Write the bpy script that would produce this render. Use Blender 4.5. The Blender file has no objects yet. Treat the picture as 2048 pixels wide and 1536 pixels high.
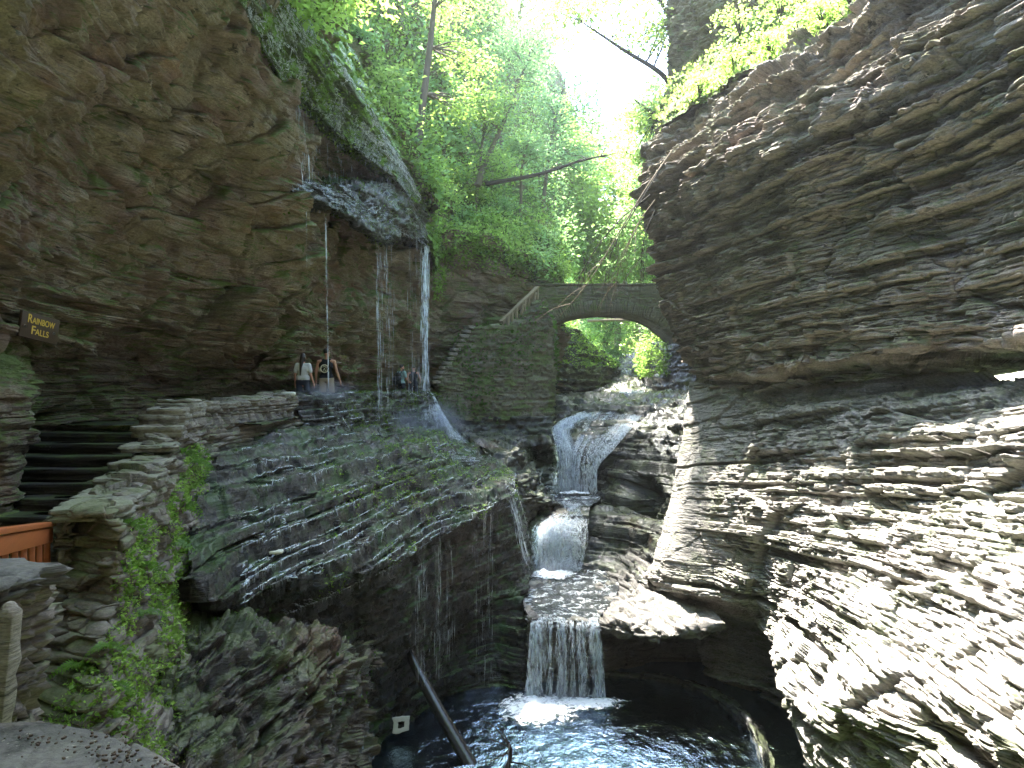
SKY_STRENGTH = .15; SUN_STRENGTH = 3.8; EXPOSURE = 3.6
HAZE = .001
import bpy, bmesh, math, random
import numpy as np
from mathutils import Vector, Matrix
random.seed(7)
RNG = np.random.default_rng(11)
C = bpy.context.scene.collection
F = 1365.0                      # focal length in pixels of a 2048 px wide picture
CX, CY = 1024.0, 780.0          # level camera: the horizon lies at row 780

def P(px, py, d):               # the real point seen at (px, py) that stands d metres ahead of the viewer
    return np.array((d*(px-CX)/F, d, d*(CY-py)/F))
def W(x, y, z): return np.array((x, y, z), float)
def proj(p):
    d = np.maximum(p[..., 1], 0.5)
    return CX+F*p[..., 0]/d, CY-F*p[..., 2]/d

# ------------------------------------------------------------------ noise
def _h(ix, iy, iz, s=0):
    with np.errstate(over='ignore'):
        n = (ix.astype(np.int64)*374761393 + iy.astype(np.int64)*668265263 + iz.astype(np.int64)*2147483647 + s*974711) & 0xffffffff
        n = ((n ^ (n >> 13))*1274126177) & 0xffffffff
        n = ((n ^ (n >> 16))*2246822519) & 0xffffffff
        n = n ^ (n >> 15)
    return (n & 0xffffff)/float(0xffffff)
def vn(x, y, z, s=0):
    x, y, z = np.broadcast_arrays(x, y, z)
    ix, iy, iz = np.floor(x), np.floor(y), np.floor(z)
    fx, fy, fz = x-ix, y-iy, z-iz
    fx = fx*fx*(3-2*fx); fy = fy*fy*(3-2*fy); fz = fz*fz*(3-2*fz)
    r = 0
    for a in (0, 1):
        for b in (0, 1):
            for c in (0, 1):
                r = r + _h(ix+a, iy+b, iz+c, s)*(fx if a else 1-fx)*(fy if b else 1-fy)*(fz if c else 1-fz)
    return r
def fbm(x, y, z, o=4, s=0):
    r = 0; a = .5; t = 0
    for k in range(o):
        r = r+a*vn(x, y, z, s+k*17); t += a; a *= .5
        x, y, z = x*2.03, y*2.03, z*2.03
    return r/t

# ------------------------------------------------------------------ bedding of the rock
def bedtable(mu, sg, lo, hi, seed, z0=-14, z1=40):
    r = np.random.default_rng(seed); b = [z0]
    while b[-1] < z1: b.append(b[-1]+float(np.clip(r.lognormal(math.log(mu), sg), lo, hi)))
    return np.array(b)
BEDS = {'shale': bedtable(.13, .65, .035, .55, 3), 'thin': bedtable(.075, .6, .03, .3, 4),
        'block': bedtable(.24, .6, .06, .8, 5), 'masonry': bedtable(.085, .35, .045, .17, 6),
        'fine': bedtable(.04, .5, .016, .10, 10), 'drystone': bedtable(.075, .35, .045, .14, 8), 'slab': bedtable(.17, .55, .06, .5, 9)}

def beds(p, kind='shale', strike=(0.35, -.94), blk=(.4, 2.2), jag=1.0, seed=0, dip=0.0):
    b = BEDS[kind]
    x, y, z = p[..., 0], p[..., 1], p[..., 2]
    s = x*strike[0]+y*strike[1]
    zz = z+dip*s + jag*(.16*(fbm(x*.2, y*.2, z*.1, 2, 5)-.5) + .016*(vn(x*1.3, y*1.3, z*.6, 9)-.5) + .012*(vn(x*7, y*7, z*3, 12)-.5))
    i = np.clip(np.searchsorted(b, zz)-1, 0, len(b)-2)
    th = b[i+1]-b[i]; t = (zz-b[i])/th
    L = blk[0]+(blk[1]-blk[0])*_h(i, i*0, i*0, seed+1)**2
    sw = s+jag*.35*(fbm(x*.9, y*.9, z*.9, 2, 21)-.5)+_h(i, i*0, i*0, seed+2)*7
    q = sw/L; c = np.floor(q); f = q-c
    cut = .25*(_h(c, i, i*0, seed+3)-.5)+.5
    rb = _h(c, i, i*0, seed+4)
    bed = vn(s*.22, i*3.73, i*0, seed+5)
    edge = np.minimum(t, 1-t)*th
    je = np.minimum(f, 1-f)*L
    gb = np.exp(-edge/.012)*(.35+.65*vn(s*.5, i*5.1, i*0, seed+8))
    gj = np.exp(-je/.014)*(_h(c, i, i*0+3, seed+6) > .35)
    return bed, rb, gb, gj, t, th, zz, i

def facets(p, sc, seed=0):
    """Broken-rock cells: each cell of the lattice has its own step and tilt."""
    q = p*np.array(sc); b = np.floor(q); best = np.full(q.shape[:-1], 9e9); out = np.zeros(q.shape[:-1]); edge = np.full(q.shape[:-1], 9e9)
    for i in (-1, 0, 1):
        for j in (-1, 0, 1):
            for k in (-1, 0, 1):
                cx, cy, cz = b[..., 0]+i, b[..., 1]+j, b[..., 2]+k
                h1, h2 = _h(cx, cy, cz, seed), _h(cx, cy, cz, seed+1)
                h3 = (h1*7.13+h2*3.7) % 1; h4 = (h1*13.7+h2*5.1) % 1; h5 = (h1*3.3+h2*17.9) % 1; h6 = (h1*29.1+h2*11.3) % 1
                dx, dy, dz = q[..., 0]-cx-h1, q[..., 1]-cy-h2, q[..., 2]-cz-h3
                d = dx*dx+dy*dy+dz*dz
                m = d < best
                edge = np.where(m, best-d, np.minimum(edge, d-best)); best = np.where(m, d, best)
                out = np.where(m, (h4-.5)+1.1*(dx*(h5-.5)+dy*(h6-.5)+dz*(h4*h5*2-.5)), out)
    return out, edge

def crw(n, ts, tau):
    w = np.zeros((len(ts), n))
    for r, t in enumerate(ts):
        k = min(int(t), n-2); f = t-k
        f2, f3 = f*f, f*f*f
        h00, h10, h01, h11 = 2*f3-3*f2+1, f3-2*f2+f, -2*f3+3*f2, f3-f2
        w[r, k] += h00; w[r, k+1] += h01
        for idx, h in ((k, h10), (k+1, h11)):
            a, b = max(idx-1, 0), min(idx+1, n-1)
            m = tau*(2.0 if (idx in (0, n-1)) else 1.0)
            w[r, b] += h*m; w[r, a] -= h*m
    return w

def link_mesh(name, verts, faces4=None, mat=None, parent=None, smooth=False, faces=None, mats=None, midx=None, local=False):
    me = bpy.data.meshes.new(name)
    verts = np.ascontiguousarray(verts, dtype=np.float32).reshape(-1, 3)
    if faces4 is not None:
        f = np.ascontiguousarray(faces4, dtype=np.int32)
        k = f.shape[1]
        me.vertices.add(len(verts)); me.vertices.foreach_set('co', verts.ravel())
        me.loops.add(f.size); me.loops.foreach_set('vertex_index', f.ravel())
        me.polygons.add(len(f)); me.polygons.foreach_set('loop_start', np.arange(0, f.size, k, dtype=np.int32))
        me.polygons.foreach_set('loop_total', np.full(len(f), k, dtype=np.int32))
        if smooth: me.polygons.foreach_set('use_smooth', np.ones(len(f), dtype=bool))
        me.update(calc_edges=True)
    else:
        me.from_pydata([tuple(v) for v in verts], [], faces)
        if smooth: me.polygons.foreach_set('use_smooth', np.ones(len(me.polygons), dtype=bool))
        me.update()
    me.validate(verbose=False)
    if mats:
        for m in mats: me.materials.append(m)
        if midx is not None: me.polygons.foreach_set('material_index', np.asarray(midx, dtype=np.int32))
    elif mat: me.materials.append(mat)
    o = bpy.data.objects.new(name, me); C.objects.link(o)
    if parent:
        o.parent = parent
        o.matrix_parent_inverse = Matrix.Identity(4) if local else Matrix.Translation(-parent.location)
    return o

def structure(o): o['kind'] = 'structure'; return o
def stuff(o): o['kind'] = 'stuff'; return o
def tag(o, label, cat, group=None):
    o['label'] = label; o['category'] = cat
    if group: o['group'] = group
    return o
def empty(name, loc, label, cat, group=None):
    o = bpy.data.objects.new(name, None); C.objects.link(o); o.location = tuple(loc)
    o.empty_display_size = .1
    return tag(o, label, cat, group)

def gridfaces(nv, nu):
    i = np.arange(nv*nu).reshape(nv, nu)
    return np.stack([i[:-1, :-1], i[:-1, 1:], i[1:, 1:], i[1:, :-1]], -1).reshape(-1, 4)

def normals(G):
    du = np.gradient(G, axis=1); dv = np.gradient(G, axis=0)
    n = np.cross(du, dv); n /= np.linalg.norm(n, axis=-1, keepdims=True)+1e-9
    return n

def zrows(ctrl, n=36):
    """The same face with its rows laid level, along the bedding."""
    A0 = np.array(ctrl, float); out = np.zeros((n, A0.shape[1], 3))
    for c in range(A0.shape[1]):
        z = A0[:, c, 2].copy()
        for k in range(1, len(z)): z[k] = min(z[k], z[k-1]-1e-3)
        zz = np.linspace(z[0], z[-1], n)
        for a in (0, 1): out[:, c, a] = np.interp(-zz, -z, A0[:, c, a])
        out[:, c, 2] = zz
    return out
SHEETS = {}
def sheet(name, rows, mat, step=2.6, tau=.35, kind='shale', strike=(.35, -.94), blk=(.4, 2.2), A=.16, B=.10, G=.035, R=.05, big=.25,
          bigs=.5, jag=1.0, seed=0, dip=0.0, terr=0.0, hz=.35, parent=None, mod=None, add=True, flip=None, fac=None):
    """A rock face through the control points ROWS, cut into beds and joint blocks."""
    A0 = np.array(rows, float); nr, nc, _ = A0.shape
    px, py = proj(A0); px = np.clip(px, -250, 2300); py = np.clip(py, -250, 1790)
    def params(ax):
        if ax == 1: dp = np.hypot(np.diff(px, axis=1), np.diff(py, axis=1)).max(0); dw = np.linalg.norm(np.diff(A0, axis=1), axis=-1).max(0)
        else: dp = np.hypot(np.diff(px, axis=0), np.diff(py, axis=0)).max(1); dw = np.linalg.norm(np.diff(A0, axis=0), axis=-1).max(1)
        ts = []
        for k, (a, b) in enumerate(zip(dp, dw)):
            n = int(np.clip(max(a/step, b/.35), 2, 420)); ts += list(k+np.arange(n)/n)
        ts.append((nr if ax == 0 else nc)-1-1e-9)
        return ts
    wr, wc = crw(nr, params(0), tau), crw(nc, params(1), tau)
    G0 = np.einsum('ri,ijk,cj->rck', wr, A0, wc)
    N = normals(G0)
    ref = (N*(-G0)).sum(-1)
    if (flip is None and np.median(ref) < 0) or flip: N = -N
    x, y, z = G0[..., 0], G0[..., 1], G0[..., 2]
    D = N.copy(); D[..., 2] *= hz; D /= np.linalg.norm(D, axis=-1, keepdims=True)+1e-9
    G1 = G0+N*(big*2*(fbm(x*bigs, y*bigs, z*bigs, 3, seed+40)-.5))[..., None]
    bed, rb, gb, gj, t, th, zz, bi = beds(G1, kind, strike, blk, jag, seed, dip)
    disp = A*2*(bed-.5) + B*2*(rb-.5) - G*np.maximum(gb, gj) + R*2*(fbm(x*3.1, y*3.1, z*7.5, 4, seed+60)-.5)
    if kind in ('shale', 'slab', 'block', 'thin') and R > 0:      # thin partings inside the beds
        b2, r2, g2, j2 = beds(G1, 'fine', strike, (.15, .7), jag, seed+300, dip)[:4]
        disp = disp+.35*B*2*(r2-.5)-.5*G*np.maximum(g2, j2*.6)
    fd = 0; aux = dict(bed=bed, rb=rb, gb=gb, gj=gj, t=t, px=proj(G0)[0], py=proj(G0)[1], fs=1.0)
    if fac is not None:
        for am, sc_, sd in fac:
            fo, fe = facets(G1+.15*(vn(x*2, y*2, z*3, sd)-.5)[..., None], sc_, seed+sd)
            fd = fd+am*fo-.3*am*np.exp(-fe/.025)
    if mod is not None: disp = mod(G1, disp, aux)
    disp = disp+fd*aux['fs']
    G2 = G1+D*disp[..., None]
    if terr > 0:
        sm = np.clip((t-.15)/.35, 0, 1); sm = sm*sm*(3-2*sm)
        dz = (sm-t)*th
        G2[..., 2] += terr*dz
    nv, nu = G2.shape[:2]
    f = gridfaces(nv, nu)
    if ((N*normals(G0)).sum(-1)).mean() < 0: f = f[:, ::-1]
    o = link_mesh(name, G2.reshape(-1, 3), f, mat, parent)
    NN = normals(G2)
    if (NN*N).sum(-1).mean() < 0: NN = -NN
    if add: SHEETS[name if name not in SHEETS else name+str(len(SHEETS))] = (G2, NN)
    return o, G2, NN

def scatter(G, N, n, mask=None, rng=RNG):
    """n points on the surface grid G, thick where the cells are large, kept where MASK says so."""
    du = G[:-1, 1:]-G[:-1, :-1]; dv = G[1:, :-1]-G[:-1, :-1]
    a = np.minimum(np.linalg.norm(np.cross(du, dv), axis=-1), .5).ravel()
    pr = a/a.sum()
    idx = rng.choice(len(pr), size=n, p=pr)
    r, c = np.divmod(idx, G.shape[1]-1)
    u, v = rng.random((n, 1)), rng.random((n, 1))
    p = G[r, c]+u*du[r, c]+v*dv[r, c]; nn = N[r, c]
    if mask is not None:
        x, y = proj(p); k = mask(x, y, p, nn, rng.random(n)); p, nn = p[k], nn[k]
    return p, nn

def inpoly(x, y, poly):
    r = np.zeros(np.shape(x), bool); m = len(poly)
    for i in range(m):
        x0, y0 = poly[i]; x1, y1 = poly[(i+1) % m]
        if y0 == y1: continue
        r ^= ((y0 > y) != (y1 > y)) & (x < (x1-x0)*(y-y0)/(y1-y0)+x0)
    return r

# ------------------------------------------------------------------ shapes
def norm(v): return v/(np.linalg.norm(v, axis=-1, keepdims=True)+1e-9)
def leaves(p, size, n=None, up=.6, aspect=.55, rng=RNG, droop=.25, jit=.35, fold=.12):
    """One small folded four-point leaf at each point. N: lean of the ground under it."""
    k = len(p)
    d = rng.normal(size=(k, 3)); d[:, 2] = d[:, 2]*.5-droop
    if n is not None: d = d+n*.9
    d = norm(d)
    w = np.cross(d, rng.normal(size=(k, 3))*(1-up)+np.array((0, 0, 1.0))*up); w = norm(w)
    q = np.cross(w, d)
    s = (size*(1+jit*rng.normal(size=(k, 1)))).clip(size*.4, size*1.9)
    a = p; b = p+d*s*.45+w*s*aspect*.5+q*s*fold; c = p+d*s; e = p+d*s*.45-w*s*aspect*.5+q*s*fold
    v = np.stack([a, b, c, e], 1).reshape(-1, 3)
    return v, np.arange(4*k).reshape(-1, 4)

def cat_mesh(parts):
    vs, fs, o = [], [], 0
    for v, f in parts:
        vs.append(np.asarray(v)); fs.append(np.asarray(f)+o); o += len(v)
    return np.concatenate(vs), np.concatenate(fs)

def tube(pts, rad, k=6, ell=None):
    """A tapered tube along the points."""
    pts = np.asarray(pts, float); n = len(pts); rad = np.broadcast_to(np.asarray(rad, float), (n,))
    t = norm(np.gradient(pts, axis=0))
    ref = np.array((0, 0, 1.0)) if abs(t[0, 2]) < .8 else np.array((1.0, 0, 0))
    a = norm(np.cross(t, ref)); b = np.cross(t, a)
    th = np.linspace(0, 2*math.pi, k, endpoint=False)
    ring = a[:, None, :]*np.cos(th)[None, :, None]+b[:, None, :]*np.sin(th)[None, :, None]
    v = pts[:, None, :]+ring*rad[:, None, None]
    i = np.arange(n*k).reshape(n, k); j = np.roll(i, -1, axis=1)
    f = np.stack([i[:-1], j[:-1], j[1:], i[1:]], -1).reshape(-1, 4)
    v = v.reshape(-1, 3)
    c0, c1 = len(v), len(v)+1
    v = np.concatenate([v, pts[:1], pts[-1:]])
    cap = [[i[0, q], c0, c0, i[0, (q+1) % k]] for q in range(k)]+[[i[-1, q], i[-1, (q+1) % k], c1, c1] for q in range(k)]
    return v, f, np.array(cap)
def tube4(pts, rad, k=6):
    v, f, _ = tube(pts, rad, k); return v, f
def spline(pts, n=12):
    pts = np.array(pts, float); m = len(pts)
    w = crw(m, list(np.linspace(0, m-1-1e-9, n)), .5)
    return w@pts

def stone(sx, sy, sz, seed, rough=.03, k=7, bev=.25):
    """A roughly squared block with knocked-off edges (local, base at z=0)."""
    bm = bmesh.new(); bmesh.ops.create_cube(bm, size=1)
    bmesh.ops.subdivide_edges(bm, edges=bm.edges[:], cuts=k, use_grid_fill=True)
    co = np.array([v.co[:] for v in bm.verts])*2
    m = np.abs(co).max(1, keepdims=True); r = np.linalg.norm(co, axis=1, keepdims=True)
    co = co*(1-bev*(np.clip(r/m-1.05, 0, 1))*.75)
    co = co*.5*np.array((sx, sy, sz))
    q = co+seed*3.17
    dsp = (fbm(q[:, 0]*4, q[:, 1]*4, q[:, 2]*9, 4, seed)-.5)*2*rough
    co = co+norm(co)*dsp[:, None]
    co[:, 2] += sz/2
    f = np.array([[v.index for v in fc.verts] for fc in bm.faces])
    bm.free()
    return co, f
def flag(L_, W_, t, seed, rough=.02, n=26):
    """A rough flat slab with a broken outline and layered edges (local, base at z=0)."""
    g = np.random.default_rng(seed); a = np.linspace(0, 2*math.pi, n, endpoint=False)
    ca, sa = np.cos(a), np.sin(a); e = 5.0
    rad = (np.abs(ca)**e+np.abs(sa)**e)**(-1/e)
    rad = rad*(1+.14*(fbm(ca*1.6+seed, sa*1.6, ca*0, 3, seed)-.5)*2+.05*g.normal(size=n))
    rings = []
    for z, s_ in ((0, .93), (.04, .98), (.3, 1.0+.03*g.normal()), (.36, .955), (.62, .985+.03*g.normal()), (.68, 1.02), (.95, .99), (1.0, .955), (1.02, .75), (1.03, .4)):
        j = 1+.025*g.normal(size=n)*(s_ > .8)
        zz_ = z*t+rough*(fbm(ca*s_*2+seed, sa*s_*2, ca*0+z, 3, seed+3)-.5)*2*(z > .9)
        rings.append(np.stack([ca*rad*s_*j*L_/2, sa*rad*s_*j*W_/2, zz_], 1))
    v = np.concatenate(rings+[np.array([[0, 0, t*1.03], [0, 0, 0]])]); m = len(rings); i = np.arange(m*n).reshape(m, n); q = np.roll(i, -1, 1)
    f = np.stack([i[:-1], q[:-1], q[1:], i[1:]], -1).reshape(-1, 4)
    c1, c0 = m*n, m*n+1
    cap_ = np.concatenate([np.stack([i[-1], q[-1], np.full(n, c1), np.full(n, c1)], -1), np.stack([q[0], i[0], np.full(n, c0), np.full(n, c0)], -1)])
    return v, np.concatenate([f, cap_])
def rotz(v, a):
    c, s = math.cos(a), math.sin(a); R = np.array(((c, -s, 0), (s, c, 0), (0, 0, 1)))
    return v@R.T
def box(c, s, ax=None):
    """A box of size s about c; ax: three unit axes."""
    v = np.array([(i, j, k) for i in (-.5, .5) for j in (-.5, .5) for k in (-.5, .5)])*np.array(s)
    if ax is not None: v = v@np.array(ax)
    f = np.array([(0, 1, 3, 2), (4, 6, 7, 5), (0, 4, 5, 1), (2, 3, 7, 6), (0, 2, 6, 4), (1, 5, 7, 3)])
    return v+np.array(c), f
def bevel(o, w=.01, seg=2):
    m = o.modifiers.new('bevel', 'BEVEL'); m.width = w; m.segments = seg; m.limit_method = 'ANGLE'
    return o
# ------------------------------------------------------------------ materials
class NT:
    def __init__(s, name):
        s.m = bpy.data.materials.new(name); s.m.use_nodes = True; s.t = s.m.node_tree
        s.b = s.t.nodes['Principled BSDF']; s.out = s.t.nodes['Material Output']
        s.tc = s.t.nodes.new('ShaderNodeTexCoord')
    def n(s, typ, **kw):
        x = s.t.nodes.new(typ)
        for k, v in kw.items(): setattr(x, k, v)
        return x
    def l(s, a, b): s.t.links.new(a, b)
    def coords(s, scale=(1, 1, 1), rot=(0, 0, 0)):
        m = s.n('ShaderNodeMapping'); m.inputs['Scale'].default_value = scale; m.inputs['Rotation'].default_value = rot
        s.l(s.tc.outputs['Object'], m.inputs['Vector']); return m.outputs[0]
    def noise(s, scale, detail=5, rough=.55, co=None, dist=0):
        x = s.n('ShaderNodeTexNoise'); x.inputs['Scale'].default_value = scale; x.inputs['Detail'].default_value = detail
        x.inputs['Roughness'].default_value = rough; x.inputs['Distortion'].default_value = dist
        s.l(co if co is not None else s.tc.outputs['Object'], x.inputs['Vector']); return x.outputs[0]
    def ramp(s, fac, stops, interp='LINEAR'):
        r = s.n('ShaderNodeValToRGB'); e = r.color_ramp; e.interpolation = interp
        while len(e.elements) < len(stops): e.elements.new(.5)
        for k, (p, c) in enumerate(stops):
            e.elements[k].position = p
            e.elements[k].color = (c, c, c, 1) if not isinstance(c, (tuple, list)) else (*c, 1)
        s.l(fac, r.inputs[0]); return r.outputs[0]
    def mix(s, fac, a, b, mode='MIX'):
        x = s.n('ShaderNodeMix', data_type='RGBA', blend_type=mode)
        for sock, v in ((x.inputs[0], fac), (x.inputs[6], a), (x.inputs[7], b)):
            if hasattr(v, 'node'): s.l(v, sock)
            elif isinstance(v, (tuple, list)): sock.default_value = (*v, 1)
            else: sock.default_value = v
        return x.outputs[2]
    def math(s, op, a, b=0, clamp=False):
        x = s.n('ShaderNodeMath', operation=op, use_clamp=clamp)
        for sock, v in ((x.inputs[0], a), (x.inputs[1], b)):
            if hasattr(v, 'node'): s.l(v, sock)
            else: sock.default_value = v
        return x.outputs[0]
    def bump(s, h, strength=.5, dist=.02, prev=None):
        x = s.n('ShaderNodeBump'); x.inputs['Strength'].default_value = strength; x.inputs['Distance'].default_value = dist
        s.l(h, x.inputs['Height'])
        if prev is not None: s.l(prev, x.inputs['Normal'])
        return x.outputs[0]
    def sep_normal_z(s):
        g = s.n('ShaderNodeNewGeometry'); q = s.n('ShaderNodeSeparateXYZ'); s.l(g.outputs['Normal'], q.inputs[0]); return q.outputs[2]

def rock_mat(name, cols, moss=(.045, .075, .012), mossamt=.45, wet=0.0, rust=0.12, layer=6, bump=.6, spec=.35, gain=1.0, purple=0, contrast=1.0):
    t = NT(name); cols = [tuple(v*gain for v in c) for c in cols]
    gm = t.n('ShaderNodeNewGeometry'); sp_ = t.n('ShaderNodeSeparateXYZ'); t.l(gm.outputs['True Normal'], sp_.inputs[0])
    flat = t.ramp(t.math('ABSOLUTE', sp_.outputs[2]), [(.45, 0), (.8, 1)])      # beds show on the faces that cut them, not on their flats
    a = t.mix(flat, t.noise(.9, 7, .62, t.coords((.8, .8, layer))), t.noise(1.4, 7, .62))
    base = t.ramp(a, [(.28, cols[0]), (.48, cols[1]), (.72, cols[2])])
    if purple: base = t.mix(t.math('MULTIPLY', t.ramp(t.noise(.7, 4, .6, t.coords((1, 1, 1.5), (.3, .1, 2))), [(.47, 0), (.58, 1)]), purple), base, (.17, .105, .085))
    patch = t.noise(.35, 4, .6)
    base = t.mix(t.ramp(patch, [(.42, 0), (.68, .75)]), base, cols[3])
    if rust: base = t.mix(t.math('MULTIPLY', t.ramp(t.noise(.5, 5, .65, t.coords((1, 1, 1.6), (.4, .2, 1))), [(.56, 0), (.70, 1)]), rust), base, (.22, .085, .025))
    fine = t.noise(18, 6, .7, t.coords((1, 1, 3.5)))
    base = t.mix(1.0, base, t.ramp(fine, [(.25, .42), (.5, 1.0), (.78, 1.55)]), 'MULTIPLY')
    crack_shade = t.mix(flat, t.noise(1.5, 6, .68, t.coords((.6, .6, 13), (.012, .01, 0))), t.noise(3.0, 6, .7))
    base = t.mix(contrast, base, t.ramp(crack_shade, [(.33, .16), (.43, .95), (.55, 1.0), (.75, 1.45)]), 'MULTIPLY')  # shade of open bedding cracks put into the rock colour
    lich = t.ramp(t.noise(30, 3, .6), [(.66, 0), (.73, .55)])
    base = t.mix(t.math('MULTIPLY', lich, t.ramp(t.noise(1.1, 3), [(.45, 0), (.6, 1)])), base, (.34, .33, .26))
    nz = t.sep_normal_z()
    mn = t.math('ADD', t.noise(1.3, 7, .68), t.math('MULTIPLY', nz, .16))
    mf = t.ramp(mn, [(.60-.22*mossamt, 0), (.70-.16*mossamt, 1)])
    mc = t.mix(t.noise(9, 4), moss, (moss[0]*2.1, moss[1]*1.9, moss[2]*1.6))
    base = t.mix(t.math('MULTIPLY', mf, min(1, .35+mossamt)), base, mc)
    t.l(base, t.b.inputs['Base Color'])
    if wet > 0:
        r = t.ramp(t.noise(2.6, 5, .6), [(.40, .12), (.60, .55)]); t.l(r, t.b.inputs['Roughness'])
        t.b.inputs['Specular IOR Level'].default_value = .30
        t.b.inputs['Coat Weight'].default_value = wet*.14; t.b.inputs['Coat Roughness'].default_value = .07; t.b.inputs['Coat IOR'].default_value = 1.4
    else:
        t.b.inputs['Roughness'].default_value = .88; t.b.inputs['Specular IOR Level'].default_value = spec
    h1 = t.mix(flat, t.noise(2.2, 8, .66, t.coords((.9, .9, 13), (.015, .01, 0)), 0), t.noise(2.5, 8, .66))
    h2 = t.noise(14, 6, .7, t.coords((1, 1, 2.2)))
    n = t.bump(h1, bump, .10); n = t.bump(h2, bump*.8, .02, n)
    t.l(n, t.b.inputs['Normal'])
    if wet > 0: t.l(t.bump(t.noise(3.2, 4, .6, t.coords((1, 1, 5))), .55, .08), t.b.inputs['Coat Normal'])
    return t.m

M = {}
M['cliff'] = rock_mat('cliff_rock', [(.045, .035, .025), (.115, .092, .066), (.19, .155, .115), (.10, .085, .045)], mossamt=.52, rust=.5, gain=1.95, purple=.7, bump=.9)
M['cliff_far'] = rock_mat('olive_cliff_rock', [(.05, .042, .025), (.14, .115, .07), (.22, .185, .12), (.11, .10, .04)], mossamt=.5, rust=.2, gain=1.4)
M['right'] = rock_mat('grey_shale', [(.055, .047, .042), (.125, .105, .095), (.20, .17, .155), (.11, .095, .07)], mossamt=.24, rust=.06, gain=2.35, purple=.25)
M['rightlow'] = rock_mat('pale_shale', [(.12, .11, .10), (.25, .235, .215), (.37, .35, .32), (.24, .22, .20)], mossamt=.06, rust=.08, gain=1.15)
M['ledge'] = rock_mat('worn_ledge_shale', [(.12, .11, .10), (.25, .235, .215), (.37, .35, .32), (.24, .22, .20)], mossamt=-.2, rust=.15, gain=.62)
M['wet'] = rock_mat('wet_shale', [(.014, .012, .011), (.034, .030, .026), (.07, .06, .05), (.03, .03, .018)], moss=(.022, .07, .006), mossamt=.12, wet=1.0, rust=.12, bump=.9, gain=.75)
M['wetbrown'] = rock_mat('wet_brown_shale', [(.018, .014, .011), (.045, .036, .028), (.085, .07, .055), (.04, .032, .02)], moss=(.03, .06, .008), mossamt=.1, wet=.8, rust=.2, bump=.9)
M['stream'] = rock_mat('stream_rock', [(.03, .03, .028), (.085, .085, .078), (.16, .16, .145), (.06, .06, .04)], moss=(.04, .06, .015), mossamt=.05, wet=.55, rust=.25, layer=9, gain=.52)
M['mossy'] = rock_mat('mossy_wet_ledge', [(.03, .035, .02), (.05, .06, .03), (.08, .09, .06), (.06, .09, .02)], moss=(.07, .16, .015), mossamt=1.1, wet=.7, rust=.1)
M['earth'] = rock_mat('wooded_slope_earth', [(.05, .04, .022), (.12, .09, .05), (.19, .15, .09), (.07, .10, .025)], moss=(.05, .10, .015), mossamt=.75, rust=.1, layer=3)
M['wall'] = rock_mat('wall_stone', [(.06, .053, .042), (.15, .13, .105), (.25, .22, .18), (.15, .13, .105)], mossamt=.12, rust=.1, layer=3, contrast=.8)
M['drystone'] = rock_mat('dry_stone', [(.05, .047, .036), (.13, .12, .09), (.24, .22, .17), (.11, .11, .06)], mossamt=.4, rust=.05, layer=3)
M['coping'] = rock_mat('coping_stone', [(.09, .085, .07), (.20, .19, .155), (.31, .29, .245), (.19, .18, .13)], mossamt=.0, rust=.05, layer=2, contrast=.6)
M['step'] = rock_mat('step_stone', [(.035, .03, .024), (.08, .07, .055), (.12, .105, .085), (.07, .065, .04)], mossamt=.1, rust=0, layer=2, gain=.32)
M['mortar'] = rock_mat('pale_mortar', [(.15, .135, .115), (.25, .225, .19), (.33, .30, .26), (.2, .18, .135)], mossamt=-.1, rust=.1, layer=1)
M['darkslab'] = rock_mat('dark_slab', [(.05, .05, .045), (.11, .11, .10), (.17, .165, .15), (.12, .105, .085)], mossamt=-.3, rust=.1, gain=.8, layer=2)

def leaf_mat(name, c, tr, hue=.35, trans=.55, gloss=.45):
    t = NT(name); g = t.n('ShaderNodeNewGeometry')
    rnd = g.outputs['Random Per Island']
    lo = tuple(v*(1-hue) for v in c); hi = (c[0]*(1+hue*1.6), c[1]*(1+hue), c[2]*(1+hue*.5))
    col = t.mix(rnd, lo, hi)
    col = t.mix(t.ramp(t.noise(.55, 3), [(.35, 0), (.65, 1)]), col, (c[0]*1.5, c[1]*1.15, c[2]*.8))
    t.l(col, t.b.inputs['Base Color']); t.b.inputs['Roughness'].default_value = gloss; t.b.inputs['Specular IOR Level'].default_value = .3
    tb = t.n('ShaderNodeBsdfTranslucent')
    tc = t.mix(rnd, tuple(v*.75 for v in tr), tuple(min(1, v*1.25) for v in tr)); t.l(tc, tb.inputs['Color'])
    ms = t.n('ShaderNodeMixShader'); ms.inputs[0].default_value = trans
    t.l(t.b.outputs[0], ms.inputs[1]); t.l(tb.outputs[0], ms.inputs[2]); t.l(ms.outputs[0], t.out.inputs['Surface'])
    return t.m
M['leaf'] = leaf_mat('maple_leaf', (.07, .14, .025), (.46, .68, .15))
M['leaf2'] = leaf_mat('blue_green_leaf', (.06, .14, .05), (.40, .64, .24))
M['leaf3'] = leaf_mat('yellow_green_leaf', (.085, .155, .028), (.44, .63, .15))
M['herb'] = leaf_mat('herb_leaf', (.065, .14, .025), (.38, .60, .12))
M['fern'] = leaf_mat('fern_leaf', (.06, .15, .02), (.17, .38, .035), trans=.4)
M['darkleaf'] = leaf_mat('shade_leaf', (.035, .085, .015), (.09, .22, .025))
M['mossleaf'] = leaf_mat('moss_tuft', (.07, .14, .010), (.10, .2, .012), trans=.25, gloss=.8)

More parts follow.
